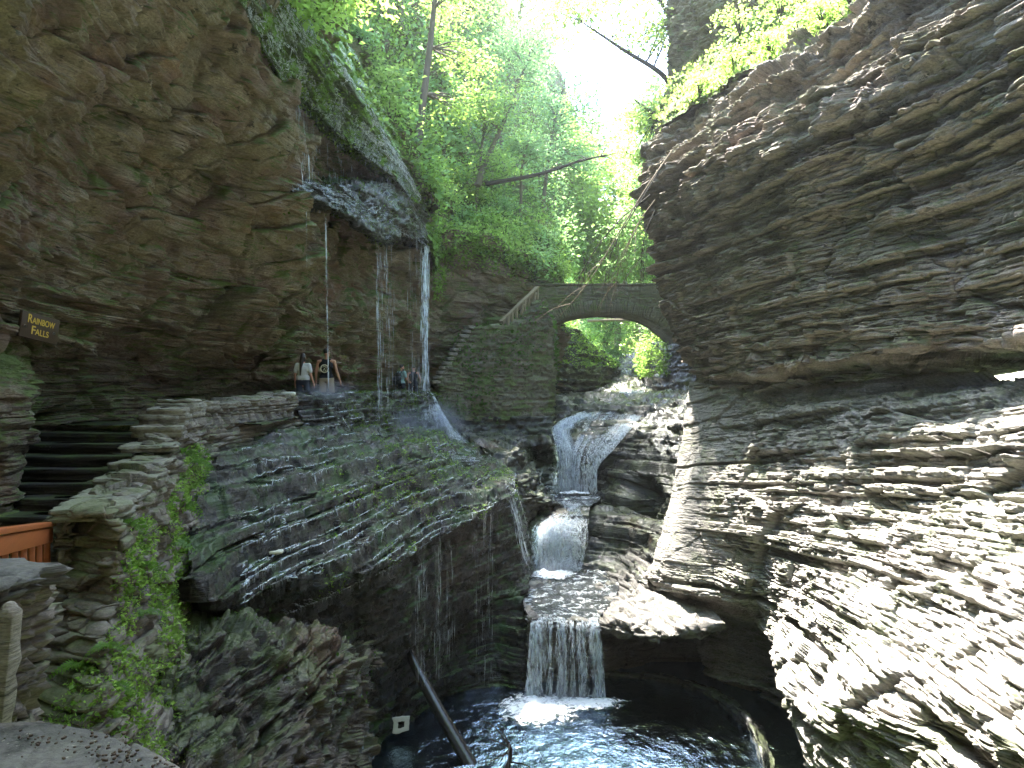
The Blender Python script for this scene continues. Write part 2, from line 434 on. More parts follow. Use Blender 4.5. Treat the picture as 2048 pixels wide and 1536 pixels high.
def plain(name, c, rough=.6, spec=.4, var=.25, scale=6, bump=.2, co=(1, 1, 1), metal=0, dist=.01):
    t = NT(name)
    x = t.noise(scale, 5, .6, t.coords(co))
    t.l(t.mix(x, tuple(v*(1-var) for v in c), tuple(min(1, v*(1+var)) for v in c)), t.b.inputs['Base Color'])
    t.b.inputs['Roughness'].default_value = rough; t.b.inputs['Specular IOR Level'].default_value = spec; t.b.inputs['Metallic'].default_value = metal
    if bump: t.l(t.bump(t.noise(scale*4, 5, .6, t.coords(co)), bump, dist), t.b.inputs['Normal'])
    return t.m
M['bark'] = plain('bark', (.15, .125, .09), .9, .2, .4, 8, .6, (1, 1, .25), dist=.03)
M['bark_dark'] = plain('dark_bark', (.05, .042, .034), .9, .2, .4, 8, .6, (1, 1, .25))
M['deadwood'] = plain('dead_twig', (.19, .145, .10), .85, .2, .3, 10, .4)
M['wetlog'] = plain('wet_log', (.022, .02, .018), .25, .6, .4, 5, .6, (1, 1, 1))
M['orangewood'] = plain('orange_stained_wood', (.30, .085, .022), .5, .4, .25, 5, .25, (1, 1, 7))
M['greywood'] = plain('weathered_wood', (.20, .165, .10), .85, .2, .3, 8, .4, (1, 1, .4))
M['signwood'] = plain('brown_sign_wood', (.05, .028, .014), .6, .4, .25, 14, .3, (1, 1, .3))
M['yellow'] = plain('yellow_paint', (.62, .42, .06), .5, .4, .08, 20, 0)
M['steel'] = plain('bolt_steel', (.45, .5, .5), .4, .5, .1, 20, 0, metal=.7)
M['skin'] = plain('skin', (.48, .25, .17), .55, .35, .08, 12, .05)
M['skin_tan'] = plain('tanned_skin', (.36, .19, .12), .55, .35, .08, 12, .05)
M['greytee'] = plain('light_grey_cotton', (.42, .43, .42), .9, .15, .08, 40, .2)
M['black'] = plain('black_cotton', (.012, .013, .015), .9, .15, .2, 40, .2)
M['navy'] = plain('navy_cotton', (.014, .018, .03), .9, .15, .2, 40, .2)
M['denim'] = plain('dark_denim', (.022, .026, .034), .9, .15, .2, 40, .2)
M['khaki'] = plain('khaki_cotton', (.30, .26, .18), .9, .15, .1, 40, .2)
M['teal'] = plain('pale_teal_cotton', (.25, .36, .33), .9, .15, .1, 40, .2)
M['backpack'] = plain('dark_nylon', (.012, .014, .014), .7, .3, .2, 30, .2)
M['hair'] = plain('dark_hair', (.018, .012, .009), .5, .4, .3, 60, .4, (1, 1, .15))
M['cream'] = plain('cream_print', (.55, .52, .40), .85, .15, .1, 40, 0)
M['shoe'] = plain('shoe', (.04, .04, .045), .7, .3, .1, 20, 0)
M['white_eye'] = plain('eye_white', (.7, .7, .68), .3, .5, .02, 20, 0)
M['palestone'] = plain('pale_stone', (.52, .52, .44), .7, .3, .2, 12, .5)
M['debris'] = plain('leaf_litter', (.06, .04, .025), .8, .3, .6, 3, .2)

def water_mat(name, deep, rough=.04, scale=5, strength=.35, dist=.06, foam=None):
    t = NT(name)
    col = t.mix(t.ramp(t.noise(.6, 3), [(.4, 0), (.65, 1)]), deep, tuple(v*1.9 for v in deep))
    t.b.inputs['Roughness'].default_value = rough; t.b.inputs['IOR'].default_value = 1.33
    t.b.inputs['Specular IOR Level'].default_value = 1.0
    n = t.bump(t.noise(scale, 4, .6, t.coords((1, .8, 1)), .6), strength, dist)
    n = t.bump(t.noise(scale*3.2, 3, .6), strength*.7, dist*.35, n)
    t.l(n, t.b.inputs['Normal'])
    if foam:
        m = t.ramp(t.noise(foam, 8, .75, None, .8), [(.52, 0), (.66, 1)])
        col = t.mix(m, col, (.7, .76, .78)); t.l(t.mix(m, (rough,)*3, (.6,)*3), t.b.inputs['Roughness'])
    t.l(col, t.b.inputs['Base Color'])
    return t.m
M['pool'] = water_mat('pool_water', (.012, .026, .012), .05, 4.5, .5, .08)
M['ripple'] = water_mat('running_water', (.018, .02, .02), .06, 6, .7, .08, foam=3.2)
def white_mat(name, lo, hi, scale=(9, 9, 1.2), tr=.35):
    """Broken white water: clear between the threads."""
    t = NT(name)
    t.b.inputs['Base Color'].default_value = (.9, .93, .95, 1); t.b.inputs['Roughness'].default_value = .5
    tl = t.n('ShaderNodeBsdfTranslucent'); tl.inputs['Color'].default_value = (.8, .86, .9, 1)
    m1 = t.n('ShaderNodeMixShader'); m1.inputs[0].default_value = tr; t.l(t.b.outputs[0], m1.inputs[1]); t.l(tl.outputs[0], m1.inputs[2])
    tp = t.n('ShaderNodeBsdfTransparent'); m2 = t.n('ShaderNodeMixShader')
    t.l(t.ramp(t.noise(1, 6, .7, t.coords(scale), .4), [(lo, 0), (hi, 1)]), m2.inputs[0])
    t.l(tp.outputs[0], m2.inputs[1]); t.l(m1.outputs[0], m2.inputs[2]); t.l(m2.outputs[0], t.out.inputs['Surface'])
    return t.m
M['white'] = white_mat('white_water', .40, .52, (16, 16, 5))
M['veil'] = white_mat('thin_water_film', .50, .64, (22, 22, 3.0))
def foam_mat():
    t = NT('foam'); t.b.inputs['Base Color'].default_value = (.88, .92, .94, 1); t.b.inputs['Roughness'].default_value = .6
    ln_ = t.n('ShaderNodeVectorMath', operation='LENGTH'); t.l(t.coords((1, 1, 0)), ln_.inputs[0])
    g_ = t.n('ShaderNodeNewGeometry'); x = t.noise(7, 8, .72, g_.outputs['Position'], .6)
    a = t.math('SUBTRACT', t.math('ADD', x, .16), t.math('MULTIPLY', t.math('POWER', ln_.outputs['Value'], 2.0), .42))
    tp = t.n('ShaderNodeBsdfTransparent'); m2 = t.n('ShaderNodeMixShader'); t.l(t.ramp(a, [(.44, 0), (.58, .95)]), m2.inputs[0])
    t.l(tp.outputs[0], m2.inputs[1]); t.l(t.b.outputs[0], m2.inputs[2]); t.l(m2.outputs[0], t.out.inputs['Surface']); return t.m
M['foam'] = foam_mat()
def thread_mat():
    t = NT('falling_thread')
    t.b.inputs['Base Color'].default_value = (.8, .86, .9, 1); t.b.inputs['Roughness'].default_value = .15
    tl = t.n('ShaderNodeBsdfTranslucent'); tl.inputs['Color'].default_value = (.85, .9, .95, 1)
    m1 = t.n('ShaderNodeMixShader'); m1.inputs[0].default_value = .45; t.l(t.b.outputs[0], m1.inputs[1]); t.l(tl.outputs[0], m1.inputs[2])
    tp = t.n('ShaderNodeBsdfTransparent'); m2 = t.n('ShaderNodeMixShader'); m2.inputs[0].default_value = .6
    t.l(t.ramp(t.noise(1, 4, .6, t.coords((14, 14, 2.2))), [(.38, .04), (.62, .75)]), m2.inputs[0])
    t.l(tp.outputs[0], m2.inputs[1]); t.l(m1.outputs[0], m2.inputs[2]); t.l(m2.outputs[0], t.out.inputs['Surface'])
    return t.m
M['thread'] = thread_mat()
# ------------------------------------------------------------------ camera, sun, sky
cam = bpy.data.cameras.new('camera'); camo = bpy.data.objects.new('camera', cam); C.objects.link(camo)
cam.sensor_width = 36; cam.lens = 36*F/2048; cam.shift_y = (CY-768)/2048*-1 * -1
camo.rotation_euler = (math.pi/2, 0, 0); cam.clip_end = 2000; cam.clip_start = .05
bpy.context.scene.camera = camo
SUN = np.array((-.145, .48, .85)); SUN /= np.linalg.norm(SUN)
w = bpy.data.worlds.new('World'); bpy.context.scene.world = w; w.use_nodes = True
wn = w.node_tree; bg = wn.nodes['Background']; sk = wn.nodes.new('ShaderNodeTexSky')
sk.sky_type = 'NISHITA'; sk.sun_disc = False; sk.sun_elevation = math.asin(SUN[2]); sk.sun_rotation = math.atan2(SUN[0], SUN[1])
sk.dust_density = 1.0
wn.links.new(sk.outputs[0], bg.inputs[0]); bg.inputs[1].default_value = SKY_STRENGTH
sl = bpy.data.lights.new('sun', 'SUN'); sl.energy = SUN_STRENGTH; sl.angle = math.radians(.9); sl.color = (1, .95, .86)
so = bpy.data.objects.new('sun', sl); C.objects.link(so)
so.rotation_euler = Vector(SUN).to_track_quat('Z', 'Y').to_euler(); so.location = (0, 20, 60)
sc = bpy.context.scene
sc.view_settings.view_transform = 'Standard'; sc.view_settings.look = 'None'; sc.view_settings.exposure = EXPOSURE
sc.view_settings.gamma = 1
sc.cycles.use_denoising = True; sc.cycles.max_bounces = 7; sc.cycles.diffuse_bounces = 4; sc.cycles.glossy_bounces = 3
sc.cycles.transparent_max_bounces = 16; sc.cycles.transmission_bounces = 4
sc.cycles.sample_clamp_indirect = 6; sc.cycles.caustics_reflective = False; sc.cycles.caustics_refractive = False

# ------------------------------------------------------------------ left cliff: the overhanging shelter
lc = [
 # top, beyond the frame
 [W(-5.0, 1.5, 8.4), W(-5.0, 6.2, 8.4), W(-4.9, 7.8, 8.4), W(-4.75, 9, 8.4), W(-4.6, 10.6, 8.4), W(-4.42, 12, 8.3), P(568, 112, 18.2), P(688, 248, 23), P(794, 335, 26.6), P(862, 452, 31.2), P(960, 466, 33.7), P(1050, 496, 35.7), P(1120, 526, 38.2)],
 [W(-6, 1.5, 5), P(-150, -20, 6.8), P(60, -10, 8.3), P(230, -5, 9.7), P(380, 0, 11.1), P(474, 0, 12.5), P(574, 132, 18.6), P(692, 265, 23.4), P(796, 346, 27), P(862, 458, 31.3), P(960, 470, 33.6), P(1050, 500, 35.6), P(1120, 530, 38.1)],
 [W(-6.3, 1.5, 4), P(-150, 170, 7.4), P(60, 180, 9.1), P(230, 180, 10.8), P(390, 180, 12.7), P(548, 172, 15.0), P(608, 226, 20.4), P(700, 300, 24.4), P(797, 366, 27.7), P(864, 474, 31.6), P(965, 490, 33.8), P(1052, 515, 35.7), P(1122, 540, 38.2)],
 [W(-6.6, 1.5, 3), P(-150, 370, 8), P(60, 370, 10), P(230, 370, 12.2), P(400, 370, 14.4), P(590, 375, 16.9), P(634, 388, 21), P(705, 394, 25), P(800, 424, 28.6), P(868, 505, 32.1), P(968, 530, 34), P(1055, 545, 36), P(1124, 555, 38.4)],
 [W(-6.9, 1.5, 1.8), P(-150, 550, 8.5), P(60, 555, 10.8), P(230, 560, 13.2), P(400, 560, 15.8), P(594, 565, 18.6), P(650, 570, 21), P(720, 575, 24.9), P(805, 585, 29.3), P(875, 600, 32.5), P(970, 600, 34.2), P(1058, 600, 36.2), P(1126, 600, 38.6)],
 [W(-7.1, 1.5, .75), P(-150, 672, 8.9), P(60, 692, 11.3), P(230, 704, 13.8), P(400, 718, 16.5), P(595, 738, 19.5), P(655, 742, 21.9), P(722, 748, 25.3), P(806, 755, 29.7), P(876, 758, 32.7), P(970, 760, 34.4), P(1060, 765, 36.5), P(1128, 770, 39)],
 [W(-8.2, 1.5, .55), P(-150, 690, 10), P(60, 706, 12.5), P(230, 716, 15), P(400, 728, 17.8), P(595, 746, 20.7), P(655, 750, 22.8), P(722, 754, 25.9), P(806, 760, 30), P(876, 762, 32.8), P(970, 764, 34.5), P(1060, 768, 36.6), P(1128, 772, 39.1)],
 [W(-8.0, 1.5, -1), P(-150, 900, 9.9), P(60, 870, 12.4), P(230, 840, 14.9), P(400, 815, 17.6), P(595, 795, 20.5), P(655, 795, 22.7), P(722, 792, 25.9), P(806, 795, 30), P(876, 797, 32.9), P(970, 800, 34.6), P(1060, 805, 36.7), P(1128, 810, 39.2)],
 [W(-7.8, 1.5, -4), P(-150, 1300, 9.6), P(60, 1180, 12), P(230, 1060, 14.5), P(400, 960, 17.2), P(595, 860, 20.3), P(655, 850, 22.6), P(722, 840, 25.8), P(806, 840, 30), P(876, 838, 32.8), P(970, 838, 34.6), P(1060, 845, 36.7), P(1128, 850, 39.2)],
]
def cliffmod(G, d, a):
    x, y, z = G[..., 0], G[..., 1], G[..., 2]
    # broken slabs: big flat plates in the upper wall, thinner beds below
    q = fbm(x*.55, y*.55, z*.9, 3, 77)
    plate = np.clip((q-.52)*9, 0, 1)*.30*np.clip((z-1)/2, 0, 1)
    return d*(1.05-.55*np.clip((z-1.2)/2.5, 0, 1))+plate
structure(sheet('cliff', zrows(lc, 44), M['cliff'], step=2.1, kind='shale', blk=(.5, 3.0), strike=(.25, .97), A=.14, B=.10, G=.07, R=.035, big=.22, bigs=.35, seed=1, mod=cliffmod, fac=[(.42, (.6, .6, .9), 7), (.16, (1.5, 1.5, 3.0), 8)])[0])

# the near buttress beside the stairs
bt = []
for z, xo, yo in ((1.1, -8.6, 11.4), (.4, -7.7, 10.6), (-.4, -7.35, 10.1), (-1.4, -7.45, 10.0), (-2.6, -7.3, 9.8), (-4.2, -7.1, 9.6)):
    bt.append([W(xo-.6, yo-4.0, z), W(xo-.05, yo-1.2, z), W(xo+.12, yo, z), W(xo-.3, yo+.8, z), W(xo-1.5, yo+1.5, z), W(xo-3, yo+1.8, z)])
structure(sheet('cliff_buttress', bt, M['cliff'], kind='slab', strike=(.2, .97), A=.05, B=.05, G=.03, R=.10, big=.18, bigs=.9, seed=2)[0])

# mossy brow from which the water drips
T = [W(-3.0, 9.0, 8.0), P(575, 0, 13.9), P(664, 122, 16.9), P(712, 190, 19.0), P(756, 258, 21.8), P(803, 334, 25.5), P(838, 402, 28.5), P(864, 470, 30.2), P(880, 520, 31.4)]
L = [W(-4.1, 9.3, 7.0), P(480, 0, 12.3), P(560, 158, 15.4), P(612, 205, 17.4), P(698, 290, 20.8), P(788, 356, 24.8), P(832, 414, 28), P(858, 486, 29.8), P(872, 540, 31.2)]
B = [W(-3.2, 11.0, 9.2), P(600, -60, 15.5), P(690, 80, 18.5), P(735, 160, 20.6), P(780, 235, 23.5), P(830, 310, 27.5), P(868, 380, 30.5), P(885, 455, 32), P(900, 510, 33)]
U = [W(-5.5, 10.3, 7.2), P(490, 10, 13.8), P(572, 176, 17.4), P(612, 232, 19.8), P(700, 312, 23.6), P(794, 374, 27.8), P(846, 440, 31.5), P(866, 494, 32), P(878, 548, 33)]
Mi = [t*.5+l*.5+np.array((.05, -.08, .06)) for t, l in zip(T, L)]
structure(sheet('mossy_ledge', [B, T, Mi, L, U], M['mossy'], kind='thin', strike=(.25, .97), A=.08, B=.06, G=.03, R=.07, big=.16, bigs=.8, seed=5, terr=.5)[0])
sh = [
 [P(592, 358, 18.8), P(640, 358, 21.5), P(700, 355, 24), P(760, 357, 26.5), P(812, 376, 28.7), P(850, 440, 31)],
 [P(586, 366, 16.7), P(640, 372, 18.2), P(700, 374, 20.6), P(760, 370, 23.6), P(813, 380, 26.6), P(849, 432, 29.2)],
 [P(587, 380, 16.4), P(632, 392, 17.6), P(690, 404, 19.6), P(752, 430, 22.0), P(812, 432, 25.6), P(853, 470, 28.8)],
 [P(592, 392, 16.6), P(634, 410, 17.6), P(690, 432, 19.4), P(754, 484, 21.6), P(806, 474, 25.3), P(856, 498, 28.9)],
 [P(598, 402, 18.8), P(645, 424, 20.9), P(704, 446, 24.1), P(766, 488, 26.7), P(812, 492, 29), P(866, 508, 32.2)],
]
structure(sheet('dripping_shelf', sh, M['wet'], kind='thin', strike=(.25, .97), A=.10, B=.09, G=.03, R=.07, big=.22, bigs=.8, seed=6, terr=.8)[0])

# ------------------------------------------------------------------ wooded slope above
hs = [
 [W(-3.0, 9.5, 8.3), P(555, 0, 14.2), P(655, 130, 17.4), P(750, 268, 22.4), P(808, 340, 26.2), P(868, 452, 30.8), P(900, 500, 32.6), P(965, 512, 33.6), P(1045, 548, 35.6), P(1112, 562, 37.4), P(1130, 545, 43), P(1146, 560, 60)],
 [W(-4.0, 10, 10.5), W(-3.7, 14.8, 11.2), P(672, 65, 18.6), P(770, 190, 24), P(830, 268, 28), P(892, 396, 32.6), P(925, 440, 34.6), P(985, 450, 35.8), P(1060, 490, 38), P(1122, 515, 40.5), P(1145, 512, 48), P(1160, 540, 66)],
 [W(-5.2, 10.5, 14), W(-5, 15.5, 14.5), P(700, -20, 20.5), P(800, 110, 26.4), P(856, 190, 30.6), P(912, 325, 34.6), P(948, 365, 36.6), P(1005, 385, 38.6), P(1075, 420, 41), P(1132, 458, 44.5), P(1162, 475, 53), P(1176, 505, 72)],
 [W(-8.5, 11.5, 23), W(-8, 18, 23), W(-7.6, 24, 22.5), P(835, -5, 32), P(888, 45, 36.5), P(955, 150, 42), P(990, 180, 44.5), P(1035, 218, 47.5), P(1094, 260, 50.5), P(1142, 315, 55), P(1170, 360, 64), P(1188, 410, 84)],
 [W(-14, 12, 34), W(-14, 20, 34), W(-14, 28, 34), W(-12, 38, 33), P(905, -150, 45), P(985, -50, 51), P(1015, 0, 54), P(1055, 60, 57), P(1102, 130, 61), P(1147, 225, 66), P(1178, 300, 74), P(1196, 360, 96)],
]
for k_, q_ in ((1, 1.04), (2, 1.10), (3, 1.15), (4, 1.15)): hs[k_] = [p*q_ for p in hs[k_]]
structure(sheet('hillside', hs, M['earth'], step=4, kind='block', strike=(.3, .95), A=.18, B=.12, G=.03, R=.25, big=.9, bigs=.25, seed=7)[0])
# far side of the gorge behind the bridge and the woods that close it
fr = [
 [W(9.2, 30, -1), W(10.5, 40, -.5), W(12.5, 52, .5), W(15, 66, 3), W(11, 92, 5), W(2, 108, 6), W(-10, 112, 8)],
 [W(10.2, 30, 7), W(11.5, 40, 7), W(13, 52, 8), W(16, 66, 10), W(13, 96, 14), W(2, 112, 15), W(-10, 116, 15)],
 [W(13.5, 30, 10), W(15, 40, 10), W(17, 52, 12), W(20, 70, 15), W(16, 104, 22), W(2, 122, 23), W(-12, 124, 24)],
 [W(24, 30, 20), W(24, 42, 22), W(25, 56, 24), W(26, 76, 25), W(20, 116, 30), W(2, 136, 30), W(-16, 138, 34)],
]
structure(sheet('hillside', fr, M['earth'], step=7, kind='block', strike=(.3, .95), A=.3, B=.2, G=.05, R=.3, big=1.2, bigs=.2, seed=8)[0])

# ------------------------------------------------------------------ right cliff
rc = [
 [W(9.5, 29, 9.6), P(1330, 250, 24), P(1402, 196, 21.7), P(1470, 160, 19.8), P(1566, 118, 17.8), P(1645, 80, 16.4), P(1726, 10, 15), P(1870, -130, 13.4), P(2080, -340, 11.6), P(2400, -640, 9.4)],
 [W(9.5, 29, 8.6), P(1330, 264, 22.6), P(1400, 214, 20.2), P(1467, 176, 18.2), P(1560, 142, 16.3), P(1640, 108, 15), P(1720, 35, 13.6), P(1858, -85, 12), P(2062, -305, 10.2), P(2400, -600, 8)],
 [W(9.4, 29, 6.6), P(1276, 372, 22), P(1342, 350, 20.0), P(1422, 320, 18), P(1532, 290, 16), P(1622, 260, 14.8), P(1742, 200, 13), P(1882, 130, 11.7), P(2080, -20, 10), P(2420, -250, 7.8)],
 [W(9.4, 29, 5.2), P(1306, 432, 22.2), P(1364, 430, 20.0), P(1442, 420, 18), P(1552, 400, 16.1), P(1662, 390, 14.6), P(1782, 370, 13), P(1902, 330, 11.8), P(2080, 260, 10), P(2400, 150, 8)],
 [W(9.3, 29, 3.2), P(1316, 560, 22.2), P(1374, 560, 20.1), P(1452, 560, 18), P(1562, 555, 16.1), P(1672, 550, 14.5), P(1792, 535, 12.9), P(1912, 510, 11.7), P(2080, 470, 9.9), P(2400, 430, 8.1)],
 [W(9.2, 29, .8), P(1376, 733, 22), P(1408, 741, 20.2), P(1470, 741, 18.2), P(1570, 737, 16.1), P(1684, 727, 14.4), P(1804, 714, 12.8), P(1922, 702, 11.6), P(2080, 690, 9.8), P(2400, 662, 8)],
 [W(9.4, 29, .4), P(1392, 746, 23.4), P(1426, 754, 21.4), P(1486, 754, 19.4), P(1578, 750, 17.2), P(1692, 740, 15.5), P(1812, 728, 13.9), P(1930, 716, 12.6), P(2090, 704, 10.8), P(2400, 680, 9)],
 [W(9.4, 29, -.5), P(1395, 790, 23.6), P(1430, 795, 21.6), P(1490, 795, 19.6), P(1582, 790, 17.4), P(1694, 780, 15.7), P(1814, 768, 14.1), P(1932, 755, 12.8), P(2090, 740, 11), P(2400, 720, 9.2)],
]
for r_ in rc[1:6]: r_[1], r_[2], r_[3] = r_[1]*1.10, r_[2]*1.085, r_[3]*1.045
def rightmod(G, d, a):
    x, y, z = G[..., 0], G[..., 1], G[..., 2]
    q = fbm(x*.6, y*.6, z*1.2, 3, 88)
    lip = np.clip((z-2.5)/3, 0, 1)
    return d*(.7+.7*lip)+np.clip((q-.52)*8, 0, 1)*.28*lip
structure(sheet('cliff', zrows(rc, 40), M['right'], step=1.8, kind='shale', strike=(-.33, .94), blk=(.5, 3.0), A=.17, B=.12, G=.08, R=.03, big=.20, bigs=.3, seed=11, mod=rightmod, hz=.5, fac=[(.22, (.5, .5, .5), 7), (.10, (1.3, 1.3, 5), 8)])[0])

rl = [
 [W(7.6, 27, .3), P(1384, 764, 23.2), P(1426, 768, 21.2), P(1490, 768, 19.2), P(1590, 764, 17), P(1710, 756, 15), P(1830, 745, 13.4), P(2080, 728, 10.7), P(2400, 710, 8.8)],
 [W(7.0, 26, -1.6), P(1362, 870, 22.4), P(1418, 860, 20.4), P(1492, 850, 18.3), P(1602, 840, 15.9), P(1722, 830, 13.9), P(1850, 815, 12.2), P(2080, 800, 9.6), P(2400, 790, 7.7)],
 [W(6.0, 24.5, -4), P(1318, 1040, 21), P(1392, 1010, 19.2), P(1480, 1000, 17.2), P(1592, 990, 14.7), P(1722, 980, 12.8), P(1850, 965, 11.1), P(2080, 950, 8.8), P(2400, 930, 7)],
 [W(5.2, 23, -5.8), P(1292, 1150, 19.9), P(1378, 1150, 18), P(1475, 1145, 16.3), P(1585, 1130, 13.6), P(1722, 1130, 11.6), P(1850, 1120, 10), P(2080, 1100, 7.9), P(2400, 1080, 6.3)],
 [W(5.2, 22, -6.4), P(1318, 1176, 19.4), P(1385, 1184, 17.7), P(1490, 1190, 16.3), P(1606, 1240, 12.7), P(1732, 1280, 9.9), P(1860, 1290, 8.5), P(2080, 1280, 6.8), P(2400, 1260, 5.4)],
 [W(5.8, 22, -7), P(1385, 1260, 19.8), P(1455, 1285, 18.6), P(1560, 1330, 16.4), P(1578, 1400, 10.3), P(1702, 1420, 8.6), P(1860, 1430, 7.4), P(2080, 1420, 5.8), P(2400, 1400, 4.6)],
 [W(6.2, 21, -8), P(1430, 1372, 18.4), P(1510, 1390, 17.4), P(1600, 1450, 15.6), P(1632, 1520, 10.3), P(1742, 1560, 8.5), P(1882, 1580, 7), P(2080, 1580, 5.3), P(2400, 1560, 4.2)],
 [W(6.2, 21, -9.5), P(1440, 1470, 18), P(1515, 1520, 16.6), P(1610, 1620, 15), P(1660, 1760, 11), P(1782, 1900, 9), P(1920, 2000, 7.4), P(2100, 2100, 5.6), P(2400, 2100, 4.4)],
]
def lowmod(G, d, a):
    px, py = a['px'], a['py']
    sm = np.clip((1500-px)/120, 0, 1)*np.clip((1180-py)/60, 0, 1)      # the water-worn flutes stay smooth
    fl = .10*np.sin((px-.35*(1150-py))/26.0)+.05*np.sin((px-.3*(1150-py))/11.0)
    a['fs'] = 1-.8*sm
    return d*(1-.80*sm)+fl*sm
structure(sheet('rock_slope', zrows(rl, 44), M['rightlow'], step=1.8, kind='slab', strike=(-.33, .94), blk=(.8, 4.0), A=.17, B=.10, G=.08, R=.03, big=.20, bigs=.35, seed=12, dip=.14, mod=lowmod, hz=.55, fac=[(.22, (.45, .45, .5), 7), (.06, (1.6, 1.6, 7), 8)])[0])
# tower of rock set back above the brow
tw = [
 [W(10, 34, 22), W(7.0, 29.5, 22), W(6.6, 27, 22), W(8.2, 25.2, 22), W(10.5, 23, 22), W(14, 21.5, 22)],
 [W(10, 34, 16.4), P(1340, 20, 29.5), P(1385, 5, 26.6), P(1480, -10, 25.2), P(1600, -30, 23.4), W(14, 21.5, 16)],
 [W(10, 34, 13.5), P(1347, 130, 29), P(1390, 110, 26.2), P(1480, 90, 24.8), P(1605, 60, 22.6), W(14, 20.8, 13)],
 [W(9.6, 34, 10.6), P(1330, 230, 28), P(1385, 210, 25.4), P(1478, 165, 23.6), P(1610, 110, 21.4), W(13.5, 20, 10.5)],
 [W(9.4, 34, 8), P(1325, 320, 27.4), P(1385, 290, 25), P(1478, 250, 23), P(1610, 200, 21), W(13.5, 20, 8)],
]
structure(sheet('cliff_tower', tw, M['cliff_far'], kind='slab', strike=(-.5, .86), blk=(.2, .9), A=.14, B=.16, G=.05, R=.12, big=.5, bigs=.5, seed=13)[0])
# slope of earth above the brow, right
bs = [
 [W(9.4, 29.5, 8.4), P(1332, 256, 23.4), P(1404, 204, 21.0), P(1470, 166, 19.0), P(1563, 130, 17.1), P(1643, 94, 15.8), P(1724, 20, 14.4), P(1865, -110, 12.8), P(2075, -325, 11), P(2400, -620, 8.8)],
 [W(9.8, 30.0, 9.3), P(1336, 240, 25.4), P(1412, 176, 23), P(1490, 120, 21.2), P(1580, 85, 19.2), P(1664, 40, 17.8), P(1756, -50, 16.2), P(1900, -190, 14.5), P(2110, -420, 12.6), P(2430, -740, 10.2)],
 [W(11, 31, 12.5), P(1372, 160, 27), P(1470, 70, 25.4), P(1565, 0, 23.8), P(1650, -60, 21.6), P(1740, -130, 20), P(1850, -240, 18.2), W(11.5, 14.6, 13), W(11.8, 11, 13), W(12, 7, 13)],
 [W(18, 32, 20), W(17.5, 28, 20), W(17, 26, 20), W(17, 24, 20), W(17, 22, 20), W(17, 19, 20), W(17, 17, 20), W(17, 13, 20), W(17, 10, 20), W(17, 6, 20)],
]
structure(sheet('hillside', bs, M['earth'], step=4, kind='block', strike=(-.33, .94), A=.1, B=.1, G=.02, R=.15, big=.4, bigs=.5, seed=14)[0])

# ------------------------------------------------------------------ wet terrace under the path
PZ = -7.8
tr0 = [P(300, 1180, 8.4), P(340, 1200, 8.5), P(360, 1205, 8.6), P(360, 1225, 8.8), P(360, 1240, 9.6), P(380, 1300, 10.6), P(390, 1430, 11.2), P(390, 1640, 11.2), P(390, 1900, 11.2)]
tr = [
 [P(370, 1160, 8.0), P(392, 1035, 9.5), P(425, 930, 11.4), P(515, 872, 14), P(618, 846, 17), P(720, 838, 21), P(800, 842, 24.5), P(868, 852, 27.6), P(915, 868, 29.3)],
 [P(405, 1185, 8.1), P(450, 1075, 9.5), P(500, 975, 11.4), P(575, 915, 13.6), P(680, 880, 16.6), P(780, 868, 20.2), P(852, 872, 23.2), P(915, 884, 25.8), P(962, 895, 27.4)],
 [P(430, 1200, 8.2), P(510, 1130, 9.6), P(575, 1050, 11.2), P(665, 995, 13.2), P(765, 945, 16), P(850, 915, 19.4), P(905, 915, 21.8), P(960, 920, 23.8), P(1000, 925, 25.3)],
 [P(425, 1222, 8.5), P(540, 1192, 9.7), P(640, 1163, 11), P(758, 1122, 12.9), P(850, 1085, 15.5), P(905, 1050, 17.1), P(985, 1002, 19.2), P(1024, 985, 20.8), P(1026, 952, 23)],
 [P(440, 1236, 9.2), P(560, 1214, 10.6), P(660, 1182, 12), P(772, 1140, 13.4), P(856, 1104, 15.9), P(908, 1074, 17.4), P(984, 1026, 19.4), P(1024, 1008, 20.9), P(1030, 975, 23.2)],
 [P(480, 1290, 10.4), P(600, 1270, 11.8), P(700, 1250, 13.2), P(790, 1225, 14.2), P(866, 1200, 16.1), P(914, 1180, 17.5), P(984, 1140, 19.2), P(1046, 1110, 20.9), P(1058, 1080, 23)],
 [P(500, 1420, 11), P(620, 1400, 12.4), P(710, 1380, 14), P(806, 1330, 15.6), P(872, 1300, 17.1), P(920, 1280, 18.1), P(985, 1270, 18.9), P(1056, 1240, 19), P(1068, 1160, 22.6)],
 [P(500, 1640, 11), P(620, 1580, 12.4), P(700, 1530, 14.2), P(815, 1455, 16), P(880, 1418, 17.1), P(930, 1402, 17.6), P(1000, 1394, 17.9), P(1060, 1390, 18), P(1078, 1270, 22.6)],
 [P(500, 1900, 11), P(620, 1800, 12.4), P(705, 1700, 14.2), P(820, 1600, 16), P(885, 1560, 17.1), P(935, 1540, 17.6), P(1005, 1530, 17.9), P(1064, 1520, 18), P(1085, 1400, 22.6)],
]
tr = [[a]+b for a, b in zip(tr0, tr)]
structure(sheet('rock_terrace', tr, M['wet'], step=2.0, kind='shale', strike=(.75, .66), blk=(.25, 1.1), A=.08, B=.05, G=.03, R=.025, big=.16, bigs=.5, seed=15, terr=.8, hz=.6, fac=[(.07, (1.6, 1.6, 5), 7)])[0])
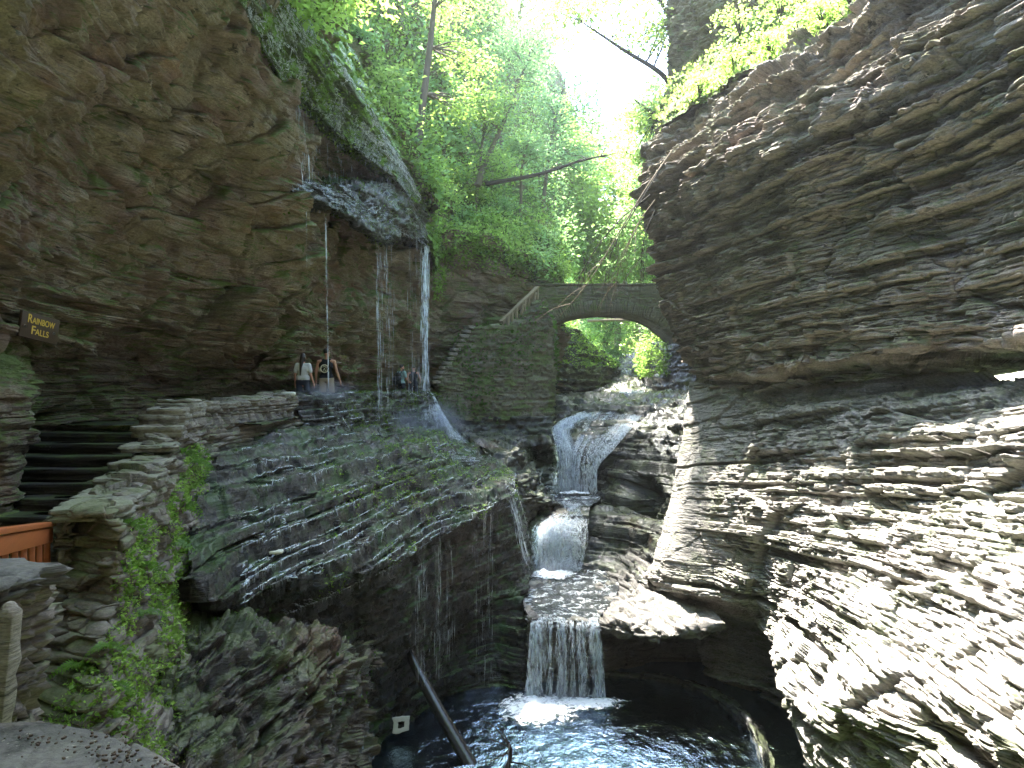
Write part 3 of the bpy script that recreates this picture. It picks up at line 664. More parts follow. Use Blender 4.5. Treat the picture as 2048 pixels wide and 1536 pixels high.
sp = [
 [P(330, 1250, 8.8), P(420, 1238, 9.0), P(510, 1250, 9.2), P(600, 1262, 9.5), P(680, 1276, 9.9), P(735, 1300, 11), P(745, 1300, 12.5)],
 [P(330, 1290, 7.6), P(410, 1272, 7.9), P(510, 1284, 8.3), P(600, 1300, 8.7), P(690, 1318, 9.2), P(728, 1340, 10.4), P(740, 1350, 12)],
 [P(300, 1400, 6.6), P(400, 1400, 6.8), P(500, 1400, 7.3), P(600, 1410, 7.8), P(680, 1420, 8.6), P(712, 1440, 9.8), P(730, 1450, 12)],
 [P(290, 1600, 5.6), P(400, 1600, 5.8), P(510, 1600, 6.2), P(610, 1600, 6.9), P(690, 1580, 8), P(722, 1570, 9.4), P(735, 1580, 12)],
 [P(290, 2000, 5.2), P(400, 2000, 5.4), P(510, 2000, 5.8), P(610, 2000, 6.5), P(690, 1900, 7.6), P(722, 1850, 9.2), P(735, 1850, 12)],
]
structure(sheet('rock_slope', sp, M['wetbrown'], step=2.6, kind='thin', strike=(.9, .3), blk=(.2, .8), A=.10, B=.09, G=.03, R=.08, big=.18, bigs=1.0, seed=16, terr=.6, hz=.7, fac=[(.16, (2, 2, 3), 7), (.08, (5, 5, 8), 8)])[0])

# ------------------------------------------------------------------ bed of the stream, banks and ledges
low = [
 [W(.2, 23.5, -5.6), W(.9, 23.5, -5.9), W(1.6, 23.4, -6.05), W(2.7, 23.2, -6.0), W(3.8, 23, -5.6), W(4.6, 23, -5.0), W(5.4, 23, -4)],
 [W(.3, 21, -5.9), W(.9, 21, -6.05), W(1.7, 21, -6.15), W(2.7, 20.8, -6.1), W(3.6, 20.4, -5.85), W(4.4, 20.4, -5.5), W(5.4, 20.4, -5)],
 [W(.3, 19, -5.95), W(.8, 19, -6.15), W(1.6, 19, -6.2), W(2.4, 19, -6.1), W(3.3, 18.8, -5.92), W(4.2, 18.8, -5.8), W(5.2, 18.8, -5.6)],
 [W(.4, 18.0, -5.95), W(.75, 17.95, -6.1), W(1.5, 17.9, -6.12), W(2.25, 17.8, -6.08), W(2.9, 17.2, -5.98), W(3.9, 16.9, -5.95), W(5.2, 16.8, -5.7)],
 [W(.4, 17.9, -6.3), W(.75, 17.85, -6.3), W(1.5, 17.8, -6.3), W(2.25, 17.7, -6.3), W(2.95, 17.15, -6.18), W(3.95, 16.95, -6.18), W(5.3, 17, -6)],
 [W(.4, 18.1, -6.8), W(.75, 18.2, -6.7), W(1.5, 18.25, -6.7), W(2.25, 18.3, -6.7), W(3.2, 19, -6.6), W(4.4, 19.4, -6.6), W(5.6, 19.4, -6.5)],
 [W(.4, 18.1, -8.4), W(.75, 18.2, -8.4), W(1.5, 18.25, -8.4), W(2.3, 18.5, -8.4), W(3.3, 19.4, -8.4), W(4.6, 19.8, -8.4), W(5.8, 19.8, -8.4)],
]
structure(sheet('rock_ledge', low, M['ledge'], step=2.0, kind='thin', strike=(.95, .3), blk=(.3, 1.4), A=.07, B=.06, G=.04, R=.06, big=.16, bigs=.9, seed=17, terr=.8, fac=[(.12, (1.6, 1.6, 4), 7)])[0])
rim = [
 [P(1200, 1350, 19.2), P(1290, 1352, 19.3), P(1380, 1362, 19), P(1450, 1380, 18.6), P(1500, 1420, 17), P(1540, 1480, 15.2), P(1570, 1600, 13)],
 [P(1205, 1342, 18.6), P(1290, 1344, 18.5), P(1365, 1358, 18.1), P(1432, 1382, 17.4), P(1496, 1432, 15.9), P(1530, 1500, 14.4), P(1555, 1620, 12.6)],
 [P(1205, 1352, 18.5), P(1288, 1354, 18.35), P(1358, 1368, 17.95), P(1424, 1392, 17.2), P(1486, 1440, 15.8), P(1518, 1505, 14.2), P(1540, 1620, 12.4)],
 [P(1205, 1420, 18.5), P(1288, 1424, 18.4), P(1358, 1440, 18), P(1420, 1460, 17.2), P(1484, 1520, 15.8), P(1516, 1600, 14.2), P(1536, 1700, 12.4)],
]
structure(sheet('rock_ledge', rim, M['stream'], kind='thin', strike=(.9, -.4), blk=(.3, 1.2), A=.05, B=.05, G=.02, R=.05, big=.10, bigs=1.2, seed=18, terr=.4)[0])

# right bank: sloping slabs between the upper fall and the fluted wall
rb = [
 [P(1110, 778, 40), P(1160, 782, 39), P(1215, 786, 38.5), P(1290, 786, 37), P(1345, 780, 35), P(1420, 770, 33)],
 [P(1105, 800, 36), P(1160, 806, 35.5), P(1215, 812, 34.5), P(1295, 808, 33), P(1350, 800, 31.5), P(1430, 795, 29)],
 [P(1106, 822, 34), P(1160, 822, 33), P(1220, 822, 32.5), P(1292, 826, 31.5), P(1352, 828, 29.8), P(1440, 830, 26.5)],
 [P(1112, 858, 31), P(1150, 856, 30.6), P(1205, 856, 30.2), P(1258, 858, 29.6), P(1330, 870, 28), P(1430, 880, 25)],
 [P(1116, 892, 29.4), P(1145, 892, 28.8), P(1185, 898, 28.6), P(1228, 905, 28.8), P(1310, 925, 26.6), P(1420, 930, 24)],
 [P(1118, 930, 30.4), P(1145, 930, 30.4), P(1185, 930, 30.2), P(1212, 935, 28.6), P(1290, 965, 25.6), P(1410, 980, 23)],
 [P(1112, 985, 29.8), P(1140, 990, 29.8), P(1178, 985, 28.8), P(1205, 992, 27.2), P(1260, 1000, 25), P(1400, 1010, 22.6)],
 [P(1100, 1060, 29), P(1130, 1060, 29), P(1175, 1020, 27.4), P(1205, 1022, 26), P(1245, 1030, 25.4), P(1400, 1040, 22.4)],
]
def rbmod(G, d, a):
    px, py = a['px'], a['py']
    hole = np.exp(-(((px-1282)/36)**2+((py-1000)/42)**2)**2)
    return d-1.3*hole
structure(sheet('rock_bank', rb, M['stream'], kind='slab', strike=(.5, .86), blk=(.4, 1.8), A=.11, B=.07, G=.05, R=.06, big=.18, bigs=.6, seed=19, terr=.75, dip=.03, mod=rbmod, fac=[(.2, (1, 1, 2.4), 7)])[0])
mb = [
 [P(1160, 1012, 27.4), P(1215, 1012, 26.2), P(1262, 1022, 25), P(1330, 1040, 23), P(1400, 1040, 22)],
 [P(1160, 1024, 25.2), P(1215, 1026, 24.4), P(1258, 1040, 23.8), P(1322, 1062, 22), P(1400, 1070, 21)],
 [P(1165, 1060, 24.4), P(1212, 1062, 23.9), P(1262, 1076, 23.2), P(1312, 1092, 21.4), P(1400, 1100, 20)],
 [P(1168, 1105, 23.5), P(1205, 1110, 23.2), P(1252, 1120, 22.6), P(1300, 1128, 21), P(1390, 1150, 19.4)],
 [P(1150, 1150, 22.6), P(1200, 1165, 22), P(1238, 1170, 21.2), P(1280, 1166, 20.4), P(1390, 1190, 18.6)],
]
structure(sheet('rock_bank', mb, M['stream'], kind='slab', strike=(.7, .7), blk=(.4, 1.8), A=.10, B=.08, G=.05, R=.05, big=.18, bigs=.9, seed=20, terr=.75)[0])
# step under the middle fall
ms = [
 [P(1040, 1000, 27.5), P(1090, 1004, 26.8), P(1130, 1008, 26.4), P(1185, 1008, 26.2)],
 [P(1040, 1012, 25.5), P(1085, 1014, 25.2), P(1130, 1014, 25.0), P(1180, 1014, 24.8)],
 [P(1042, 1052, 24.2), P(1075, 1050, 23.6), P(1125, 1046, 23.6), P(1175, 1050, 23.6)],
 [P(1045, 1080, 24.0), P(1072, 1080, 23.5), P(1120, 1080, 23.4), P(1172, 1082, 23.4)],
 [P(1050, 1150, 23.6), P(1074, 1150, 23.4), P(1122, 1150, 23.2), P(1180, 1150, 23.2)],
]
structure(sheet('rock_ledge', ms, M['stream'], kind='thin', strike=(.95, .3), A=.06, B=.05, G=.03, R=.05, big=.1, seed=21, terr=.5)[0])
# left bank below the dry-stone wall
lb = [
 [P(862, 802, 31.5), P(892, 822, 30.6), P(930, 838, 30.9), P(1000, 836, 31.4), P(1060, 832, 31.8), P(1108, 828, 33.0), P(1112, 828, 38)],
 [P(872, 830, 29.6), P(905, 848, 29.4), P(945, 862, 30.0), P(1000, 866, 30.8), P(1060, 868, 31.2), P(1112, 866, 31.8), P(1118, 866, 38)],
 [P(915, 868, 28.4), P(945, 878, 28.0), P(980, 884, 28.2), P(1015, 886, 28.8), P(1065, 890, 30.0), P(1114, 905, 30.6), P(1118, 905, 38)],
 [P(965, 896, 26.4), P(990, 904, 26.0), P(1018, 908, 26.0), P(1042, 912, 26.8), P(1070, 918, 32), P(1112, 930, 33), P(1116, 930, 38)],
 [P(1005, 928, 24.6), P(1022, 936, 24.6), P(1045, 944, 25.0), P(1066, 952, 26.2), P(1085, 962, 31), P(1112, 972, 32), P(1114, 972, 38)],
 [P(1020, 956, 23.6), P(1040, 966, 23.8), P(1060, 975, 24.4), P(1085, 990, 26), P(1102, 998, 28), P(1112, 1000, 30), P(1114, 1000, 38)],
 [P(1028, 1000, 23.6), P(1046, 992, 23.4), P(1080, 1000, 24.2), P(1118, 1012, 25), P(1150, 1020, 25.4), P(1160, 1024, 27), P(1160, 1024, 38)],
 [P(1040, 1060, 23.6), P(1052, 1040, 23.6), P(1082, 1020, 24.6), P(1120, 1024, 25.4), P(1150, 1034, 25.6), P(1160, 1044, 27), P(1160, 1044, 38)],
 [P(1060, 1160, 23.8), P(1062, 1120, 24), P(1084, 1090, 25), P(1120, 1070, 26), P(1150, 1080, 26), P(1160, 1084, 27), P(1160, 1084, 38)],
]
structure(sheet('rock_bank', lb, M['stream'], kind='slab', strike=(.7, .7), blk=(.3, 1.4), A=.10, B=.10, G=.05, R=.06, big=.2, bigs=.7, seed=22, terr=.5, fac=[(.2, (1, 1, 2.4), 7)])[0])
# rock standing behind the banks
for k, pts in enumerate(([(850, 822, 33), (930, 850, 32.5), (1010, 870, 33), (1060, 870, 34)], [(1190, 1000, 28.5), (1260, 1000, 26.8), (1330, 1000, 25.5), (1420, 1000, 24.6)])):
    r_ = [[P(a, b, d) for a, b, d in pts], [P(a, b+90, d-.4) for a, b, d in pts], [P(a+20, b+200, d-.6) for a, b, d in pts], [P(a+30, b+420, d-.8) for a, b, d in pts]]
    structure(sheet('cliff_base', r_, M['stream'], kind='slab', strike=(.8, .6), A=.1, B=.1, G=.05, R=.06, big=.15, seed=50+k, step=5)[0])
# dark inner wall of the gorge upstream, under and behind the bridge
iw = [
 [P(1095, 600, 40), P(1112, 640, 41), P(1165, 668, 43), P(1215, 715, 47), P(1240, 735, 54)],
 [P(1096, 690, 38), P(1112, 690, 39), P(1165, 705, 41), P(1218, 735, 45), P(1242, 752, 52)],
 [P(1098, 760, 37), P(1114, 762, 38), P(1166, 766, 40), P(1218, 772, 44), P(1240, 776, 52)],
 [P(1098, 800, 37.5), P(1114, 800, 38.5), P(1166, 796, 41), P(1218, 792, 45), P(1240, 790, 52)],
]
iw_o, iw_G, iw_N = sheet('cliff_base', iw, M['stream'], kind='slab', strike=(.4, .9), A=.18, B=.15, G=.06, R=.10, big=.35, seed=23); structure(iw_o); SHEETS['shoulder'] = (iw_G, iw_N)
ib = [
 [P(1215, 700, 62), P(1250, 712, 62), P(1275, 700, 66), P(1310, 690, 66)],
 [P(1205, 735, 52), P(1240, 735, 52), P(1272, 735, 54), P(1320, 730, 54)],
 [P(1200, 765, 46), P(1240, 762, 45), P(1278, 762, 45.5), P(1330, 760, 45)],
 [P(1150, 788, 41), P(1225, 786, 40), P(1290, 784, 39.5), P(1340, 780, 39)],
 [P(1150, 800, 38), P(1225, 800, 37), P(1290, 800, 36.5), P(1340, 800, 36)],
]
structure(sheet('stream_bed', ib, M['stream'], kind='slab', strike=(.95, .3), A=.14, B=.12, G=.05, R=.08, big=.3, seed=24, terr=.8)[0])
rw = [
 [P(1300, 690, 58), P(1285, 690, 48), P(1300, 685, 41), P(1345, 680, 37), P(1420, 680, 34)],
 [P(1300, 730, 57), P(1283, 735, 47), P(1298, 735, 40.5), P(1345, 740, 36.5), P(1420, 745, 33.5)],
 [P(1302, 775, 56), P(1286, 778, 46.5), P(1302, 780, 40), P(1345, 785, 36), P(1420, 790, 33)],
 [P(1302, 800, 56), P(1286, 806, 46.5), P(1302, 812, 40), P(1345, 820, 36), P(1420, 830, 33)],
]
rw_o, rw_G, rw_N = sheet('cliff_base', rw, M['stream'], kind='slab', strike=(-.4, .9), A=.15, B=.12, G=.06, R=.1, big=.3, seed=25); structure(rw_o); SHEETS['footright'] = (rw_G, rw_N)
# the ground the gorge is cut into: one wide sheet far below and away to the horizon
gx = [-150, -60, -20, -9, 0, 9, 20, 60, 150]; gy = [-100, -40, -6, 4, 14, 24, 34, 60, 140, 170]
gr = [[W(a, b, -9.6 if b < 150 else 2) for a in gx] for b in gy]
G = np.array(gr); structure(link_mesh('ground', G.reshape(-1, 3), gridfaces(len(gy), len(gx)), M['earth']))
# the gorge goes on behind the viewer, unseen walls raised to cut fill light
for sgn, m in ((-1, M['cliff']), (1, M['right'])):
    x0 = -6.0 if sgn < 0 else 6.6
    r = []
    for z, dx in ((32, 3.5), (18, 1.5), (8, .0), (4, .8), (.7, 1.6), (-2, 1.0), (-5, .5), (-9.6, 0)):
        r.append([W(x0+sgn*dx, 2.2 if sgn < 0 else 7.0, z), W(x0+sgn*dx*.9, -4, z), W(x0-sgn*1.5+sgn*dx, -14, z), W(x0-sgn*4+sgn*dx, -26, z)])
    structure(sheet('cliff', r, m, step=8, kind='block', strike=(.1, .99), A=.2, B=.15, R=.15, big=.5, seed=30+sgn, add=False, flip=None)[0])
r = [[W(x, -27+.05*x*x*.2, z) for x in (-16, -8, 0, 8, 16)] for z in (30, 18, 6, -9.6)]  # unseen wall added across the gorge to cut light from behind
structure(sheet('cliff', r, M['right'], step=8, kind='block', strike=(.99, .1), A=.2, B=.15, R=.15, big=.5, seed=35, add=False)[0])
# path along the cliff foot and its stair
pa = [[P(140, 950, 13), P(560, 850, 13)], [P(330, 860, 16), P(560, 835, 16.5)], [P(590, 829, 18.5), P(650, 826, 18.5)], [P(690, 819, 23), P(760, 818, 23)], [P(800, 812, 28), P(868, 812, 28)], [P(830, 809, 31), P(905, 809, 31)]]
pr = []
for (y, xl, xr) in ((13.2, -9.5, -4.9), (16, -8.6, -5.15), (19, -7.6, -5.3), (24, -6.4, -5.0), (29, -5.3, -3.2), (33.5, -4.6, -2.6)):
    pr.append([W(xl+(xr-xl)*k/3, y, -.66) for k in range(4)])
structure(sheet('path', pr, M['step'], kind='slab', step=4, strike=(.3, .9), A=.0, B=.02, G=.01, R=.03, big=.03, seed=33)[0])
# ------------------------------------------------------------------ stone wall beside the stairs
LEFT = W(-1, 0, 0)
E = [P(238, 1048, 6.4), P(302, 970, 8.0), P(346, 912, 9.3), P(356, 862, 10.4), P(402, 820, 12), P(484, 808, 13.8), P(584, 794, 17)]
MID = [P(236, 1200, 6.25), P(315, 1180, 7.5), P(362, 1080, 8.9), P(392, 990, 10.1), P(424, 880, 11.9), P(497, 842, 13.9), P(596, 822, 17.1)]
BOT = [P(160, 1560, 5.0), P(330, 1580, 5.7), P(395, 1310, 8.2), P(408, 1130, 9.6), P(434, 955, 11.6), P(518, 886, 14), P(616, 860, 17.2)]
inn = [p+W(-.55, .05, 0) for p in E]; innb = [p+W(-.6, .05, -1.8) for p in E]
# the near end turns a corner toward the stair
def col(a, b, c, d, e): return [a, b, c, d, e]
end0 = [W(-4.9, 7.4, -3.4), P(88, 1062, 6.95), P(92, 1056, 6.9), P(70, 1230, 6.4), P(-10, 1500, 5.4)]
end1 = [W(-4.85, 7.3, -3.4), P(150, 1056, 6.62), P(165, 1052, 6.6), P(160, 1220, 6.2), P(60, 1540, 5.1)]
rows = [[end0[k], end1[k]]+[r for r in rr] for k, rr in enumerate((innb, inn, E, MID, BOT))]
sw = empty('stone_wall', P(352, 862, 10.4), 'winding mortared stone wall beside the shadowed stairs, ferns growing on its face', 'stone wall')
def wallmod(G, d, a): return d+.05*(fbm(G[..., 0]*2, G[..., 1]*2, G[..., 2]*2, 2, 3)-.5)
o, WG, WN = sheet('wall_body', rows, M['wall'], step=2.0, kind='masonry', strike=(.25, .97), blk=(.16, .5), A=.03, B=.06, G=.045, R=.03, big=.08, bigs=1.1, seed=41, fac=[(.06, (2.5, 2.5, 5), 7)], tau=.3, parent=sw, mod=wallmod, hz=.6)
# coping stones, each one its own
pth = np.array(E); seg = np.linalg.norm(np.diff(pth[:, :2], axis=0), axis=1); cum = np.concatenate([[0], np.cumsum(seg)])
def on_path(s):
    k = int(np.clip(np.searchsorted(cum, s)-1, 0, len(seg)-1)); f = (s-cum[k])/seg[k]
    return pth[k]*(1-f)+pth[k+1]*f, math.atan2(pth[k+1][1]-pth[k][1], pth[k+1][0]-pth[k][0])
r = random.Random(5); s = .15; kk = 0
while s < cum[-1]-.1:
    Ln = r.uniform(.42, .85) if s > 2.6 else r.uniform(.5, .8)
    p, a = on_path(min(s+Ln/2, cum[-1]))
    step_here = 3.2 < s < 6.2
    hgt = r.uniform(.16, .24) if step_here else r.uniform(.08, .14)
    v, f = flag(Ln*1.1, .66, hgt, 100+kk, .02, 48)
    v[:, 2] += r.uniform(-.01, .02); v = rotz(v, a+r.uniform(-.08, .08))
    n = np.array((-math.sin(a), math.cos(a), 0))
    v = v+p+n*(.27+r.uniform(-.04, .04))+W(0, 0, -.04)
    link_mesh('coping_stone', v, f, M['coping'], sw)
    if step_here and r.random() < .6:
        v2, f2 = flag(Ln*.8, .55, r.uniform(.08, .15), 300+kk, .03); v2 = rotz(v2, a+r.uniform(-.2, .2))+p+n*.25+W(0, 0, hgt-.06)
        link_mesh('coping_stone', v2, f2, M['coping'], sw)
    s += Ln; kk += 1
# the wet wall that carries the path under the drips
f0 = [P(582, 790, 17.0), P(650, 786, 17.9), P(740, 786, 21.4), P(830, 787, 26.2), P(866, 788, 28.3), P(884, 792, 30.6)]
f1 = [P(592, 822, 16.9), P(656, 816, 17.8), P(746, 818, 21.3), P(836, 822, 25.9), P(880, 826, 27.8), P(896, 826, 30.4)]
f2 = [P(602, 845, 16.8), P(662, 840, 17.7), P(752, 848, 21.1), P(842, 856, 25.5), P(900, 862, 27.2), P(912, 856, 30.2)]
f3 = [P(610, 872, 16.6), P(670, 866, 17.5), P(760, 876, 20.8), P(850, 888, 24.9), P(918, 892, 26.6), P(926, 884, 30)]
back = [p+W(-.7, .25, 0) for p in f0]; backb = [p+W(-.7, .25, -.7) for p in f0]
tw_ = empty('stone_wall', P(740, 800, 22.5), 'low wet mossy wall in courses carrying the path under the falling threads', 'stone wall')
sheet('wall_body', [backb, back, f0, f1, f2, f3], M['wet'], step=2.2, kind='drystone', strike=(.35, .94), blk=(.2, .7), A=.05, B=.07, G=.03, R=.04, big=.08, bigs=.8, seed=42, tau=.3, parent=tw_, terr=.5)

# ------------------------------------------------------------------ stairs
st = empty('stone_steps', W(-6.8, 8, -2.4), 'dark worn stone steps climbing between the cliff and the winding wall', 'stairs')
for k in range(11):
    y = 7.6+k*.52; z = -2.45+k*.165
    q = on_path(np.interp(y, pth[:, 1], cum))[0]
    xr = q[0]-.45; xl = -9.4 if y > 10.6 else -7.6
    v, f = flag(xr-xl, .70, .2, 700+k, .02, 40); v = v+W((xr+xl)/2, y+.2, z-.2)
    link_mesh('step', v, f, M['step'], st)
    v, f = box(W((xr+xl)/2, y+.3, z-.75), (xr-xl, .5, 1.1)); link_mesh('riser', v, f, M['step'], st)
v, f = stone(4.6, 5.2, .2, 720, .02, 9, .05); structure(link_mesh('landing', v+W(-7.0, 5.1, -2.8), f, M['step']))

# ------------------------------------------------------------------ near masonry by the orange railing
pi_ = empty('stone_pillar', P(20, 1300, 3.9), 'stone pillar under a dark slab in front of the orange railing', 'pillar')
v, f = flag(1.5, .66, .12, 61, .02, 50); v = rotz(v, -.10)+W(-3.50, 3.95, -1.17)
link_mesh('cap_slab', v, f, M['darkslab'], pi_)
parts = []; zc = -1.17; kz = 0
while zc > -3.0:
    hh = (.17, .12, .2, .14, .18)[kz % 5]; zc -= hh; xr = -2.80+(zc+1.17)*.12
    v, f = flag(1.25, .74, hh*.97, 640+kz, .008, 60); parts.append((v+W(xr-.62+.02*math.sin(kz*2.1), 4.0+.015*math.sin(kz*3.7), zc), f)); kz += 1
v, f = cat_mesh(parts); link_mesh('pillar_body', v, f, M['wall'], pi_)
v, f = stone(.10, .09, .86, 66, .05, 12, .3); v[:, 0] += -.10*(v[:, 2]-.86)*-1-.02; link_mesh('mortar_strip', v+W(-2.725, 3.735, -2.03), f, M['mortar'], pi_)
# parapet at our feet
sb = [P(-500, 1452, 3.28), P(-100, 1448, 3.3), P(175, 1452, 3.26), P(255, 1475, 3.14), P(320, 1512, 2.98), P(395, 1580, 2.75), P(430, 1700, 2.3)]
top = [[p+W(-3.0+.0*k, -.6, 0)*0+np.array((p[0]-1.2, p[1]-1.6, p[2])) - p for k, p in enumerate(sb)]]
rows = [[W(p[0]-.3, min(p[1], 1.2), -1.605) for p in sb], [p*.55+W(p[0]-.3, min(p[1], 1.2), -1.6)*.45 for p in sb], [p+W(-.05, -.06, .0) for p in sb], [p+W(.02, .02, -.03) for p in sb], [p+W(.02, .02, -.2) for p in sb], [p+W(-.04, -.04, -.9) for p in sb]]
par = empty('parapet', P(150, 1500, 3), 'flat grey parapet slab with black grit in the near corner', 'parapet')
sheet('slab', rows, M['darkslab'], step=2.6, kind='block', strike=(1, .2), A=.012, B=.012, G=.008, R=.035, big=.03, bigs=1.5, seed=45, parent=par, hz=1)
pts = []
rr = np.random.default_rng(3)
for cx, cy, n, sg in ((70, 1485, 25, 30), (205, 1510, 45, 34), (150, 1478, 25, 40), (260, 1520, 30, 30), (320, 1535, 20, 20)):
    for _ in range(n):
        d = 3.0; px, py = cx+rr.normal()*sg, cy+rr.normal()*sg*.35
        d = 1365*1.6/max(py-780, 300); pts.append(P(px, py, d)+W(0, 0, .012))
parts = []
for p in pts:
    v, f = stone(1, 1, .8, int(rr.integers(1e4)), .15, 1, .3); s = rr.uniform(.003, .011); parts.append((rotz(v*np.array((s*1.6, s, s)), rr.uniform(0, 6))+p, f))
v, f = cat_mesh(parts); g = link_mesh('grit', v, f, M['debris']); stuff(tag(g, 'black grit and leaf crumbs on the near parapet slab', 'grit'))

# ------------------------------------------------------------------ orange railing
ra = empty('wooden_railing', P(94, 1040, 6.5), 'orange stained wooden railing ending at the stone wall', 'railing')
A0, A1 = P(-140, 1075, 3.7), P(95, 1044, 6.5)
def bar(name, a, b, w, h, m, par, bv=.008):
    a, b = np.array(a), np.array(b); t = (b-a)/np.linalg.norm(b-a); sd = np.cross(t, (0, 0, 1.0)); sd /= np.linalg.norm(sd)+1e-9
    if abs(t[2]) > .95: sd = np.array((.8, -.6, 0)); 
    up = np.cross(sd, t)
    v, f = box((a+b)/2, (np.linalg.norm(b-a), w, h), (t, sd, up)); o = link_mesh(name, v, f, m, par); bevel(o, bv); return o
bar('top_rail', A0+W(0, 0, -.02), A1+W(0, 0, -.02), .15, .045, M['orangewood'], ra)
bar('side_rail', A0+W(.05, -.03, -.115), A1+W(.05, -.03, -.115), .045, .14, M['orangewood'], ra)
bar('bottom_rail', A0+W(0, 0, -.80), A1+W(0, 0, -.80), .05, .13, M['orangewood'], ra)
for k in range(11):
    t = .02+k*.095; p = A0*(1-t)+A1*t
    bar('baluster', p+W(0, 0, -.78), p+W(0, 0, -.10), .045, .045, M['orangewood'], ra, .004)
bar('post', A1+W(-.03, -.02, -.98), A1+W(-.03, -.02, -.05), .10, .10, M['orangewood'], ra)

# ------------------------------------------------------------------ curved dry-stone wall with the upper stairs
c_top = [P(868, 776, 31.4), P(874, 768, 30.2), P(905, 714, 30.6), P(938, 660, 31.2), P(985, 652, 31.6), P(1020, 652, 32.0), P(1050, 628, 32.6), P(1080, 602, 33.0), P(1106, 640, 33.4), P(1112, 646, 38)]
c_bot = [P(880, 812, 31.6), P(888, 818, 30.0), P(922, 838, 30.3), P(950, 842, 30.8), P(988, 842, 31.2), P(1022, 840, 31.4), P(1050, 838, 31.7), P(1080, 836, 32.0), P(1107, 834, 32.6), P(1112, 832, 38)]
c_mid = [a*.5+b*.5+W(0, .1, 0) for a, b in zip(c_top, c_bot)]
c_in = [p+W(-.3, .45, -.05) for p in c_top]; c_inb = [p+W(-.35, .5, -1.0) for p in c_top]
ret = empty('retaining_wall', P(1000, 840, 31), 'tall curved dry stone wall with ivy below the bridge', 'stone wall')
_, RG, RN = sheet('wall_body', [c_inb, c_in, c_top, c_mid, c_bot], M['drystone'], step=1.8, kind='drystone', strike=(.97, .25), blk=(.12, .5), A=.05, B=.07, G=.05, R=.05, big=.16, bigs=.6, seed=46, tau=.25, parent=ret)
st2 = empty('stone_steps', W(-3.4, 30.2, -.65), 'narrow stone steps climbing behind the curved dry stone wall to the bridge', 'stairs')
q0, q1 = W(-3.75, 30.6, -.55), W(-.85, 33.2, 2.95)
dr = (q1-q0)*np.array((1, 1, 0)); dr /= np.linalg.norm(dr); nn_ = np.array((-dr[1], dr[0], 0))
for k in range(19):
    t = k/18; p = q0*(1-t)+q1*t
    v, f = box(p+nn_*.55+W(0, 0, -.5), (.26, 1.5, 1.0), (dr, nn_, (0, 0, 1))); bevel(link_mesh('step', v, f, M['coping'], st2), .015)
for k in range(13):       # pale coping along the wall's stepped rim
    t = k/12; p = (P(874, 766, 30.2)*(1-t)+P(940, 656, 31.2)*t)
    v, f = flag(.42, .42, .13, 800+k, .03); link_mesh('coping_stone', rotz(v, r.uniform(-.4, .4)+.6)+p+W(-.06, .12, -.02), f, M['coping'], ret)

# ------------------------------------------------------------------ bridge
br = empty('stone_bridge', W(4.8, 37, 4), 'low stone arch bridge of thin grey courses across the gorge', 'bridge')
ax = np.array([.6, 1.5, 2.27, 2.8, 3.32, 4.6, 5.96, 7.0, 7.67, 8.2, 9.2]); az = np.array([2.6, 3.0, 3.43, 3.72, 3.9, 4.08, 4.02, 3.78, 3.45, 2.9, 2.2])
zi = lambda x: np.interp(x, ax, az)
xs = np.linspace(.6, 9.2, 15); YF, YB = 36.0, 38.2
rows = [[W(x, YF+.42, 5.0) for x in xs], [W(x, YF+.42, 5.52) for x in xs], [W(x, YF+.02, 5.52) for x in xs], [W(x, YF, 5.1) for x in xs], [W(x, YF, max(zi(x)+.72, zi(x)*.4+5.1*.6)) for x in xs], [W(x, YF, zi(x)+.60) for x in xs], [W(x, YF+.2, zi(x)+.2) for x in xs]]
sheet('spandrel_wall', rows, M['drystone'], step=1.7, kind='drystone', strike=(1, .05), blk=(.2, .8), A=.03, B=.04, G=.03, R=.03, big=.05, seed=47, tau=.2, parent=br)
rows = [[W(x, YB-.42, 5.0) for x in xs], [W(x, YB-.42, 5.5) for x in xs], [W(x, YB, 5.5) for x in xs], [W(x, YB, zi(x)+.5) for x in xs], [W(x, YB, zi(x)) for x in xs]]
sheet('spandrel_wall', rows, M['drystone'], step=4, kind='drystone', strike=(1, .05), blk=(.2, .8), A=.03, B=.04, G=.03, R=.03, big=.05, seed=48, tau=.2, parent=br, add=False)
sheet('soffit', [[W(x, YF+.05, zi(x)+.06) for x in np.linspace(.6, 9.2, 40)], [W(x, YB-.05, zi(x)+.06) for x in np.linspace(.6, 9.2, 40)]], M['drystone'], step=4, kind='drystone', strike=(0, 1), A=.02, B=.03, G=.02, R=.03, big=.02, seed=49, parent=br, add=False)
v, f = box(W(4.9, 37.1, 5.06), (8.6, 1.7, .16)); link_mesh('deck', v, f, M['step'], br)
parts = []; x = 1.3; kr = 0
while x < 8.6:
    wd = r.uniform(.07, .14); sl_ = (zi(x+.1)-zi(x-.1))/.2; an = math.atan(sl_); hh = .68+r.uniform(-.08, .06)
    c = W(x-math.sin(an)*hh/2, YF+.1-r.uniform(0, .05), zi(x)+math.cos(an)*hh/2)
    v, f = stone(wd*.94, .45, hh, 900+kr, .012, 2, .1); v[:, 2] -= hh/2
    ca, sa = math.cos(an), math.sin(an); v = np.stack([v[:, 0]*ca-v[:, 2]*sa, v[:, 1], v[:, 0]*sa+v[:, 2]*ca], 1); parts.append((v+c, f)); x += wd*max(ca, .5); kr += 1
v, f = cat_mesh(parts); link_mesh('arch_ring', v, f, M['drystone'], br)
for k in range(16):
    v, f = stone(.56, .52, .11, 1000+k, .02, 4, .2); link_mesh('coping_stone', v+W(.9+k*.53, YF+.2, 5.51+r.uniform(-.01, .02)), f, M['drystone'], br)
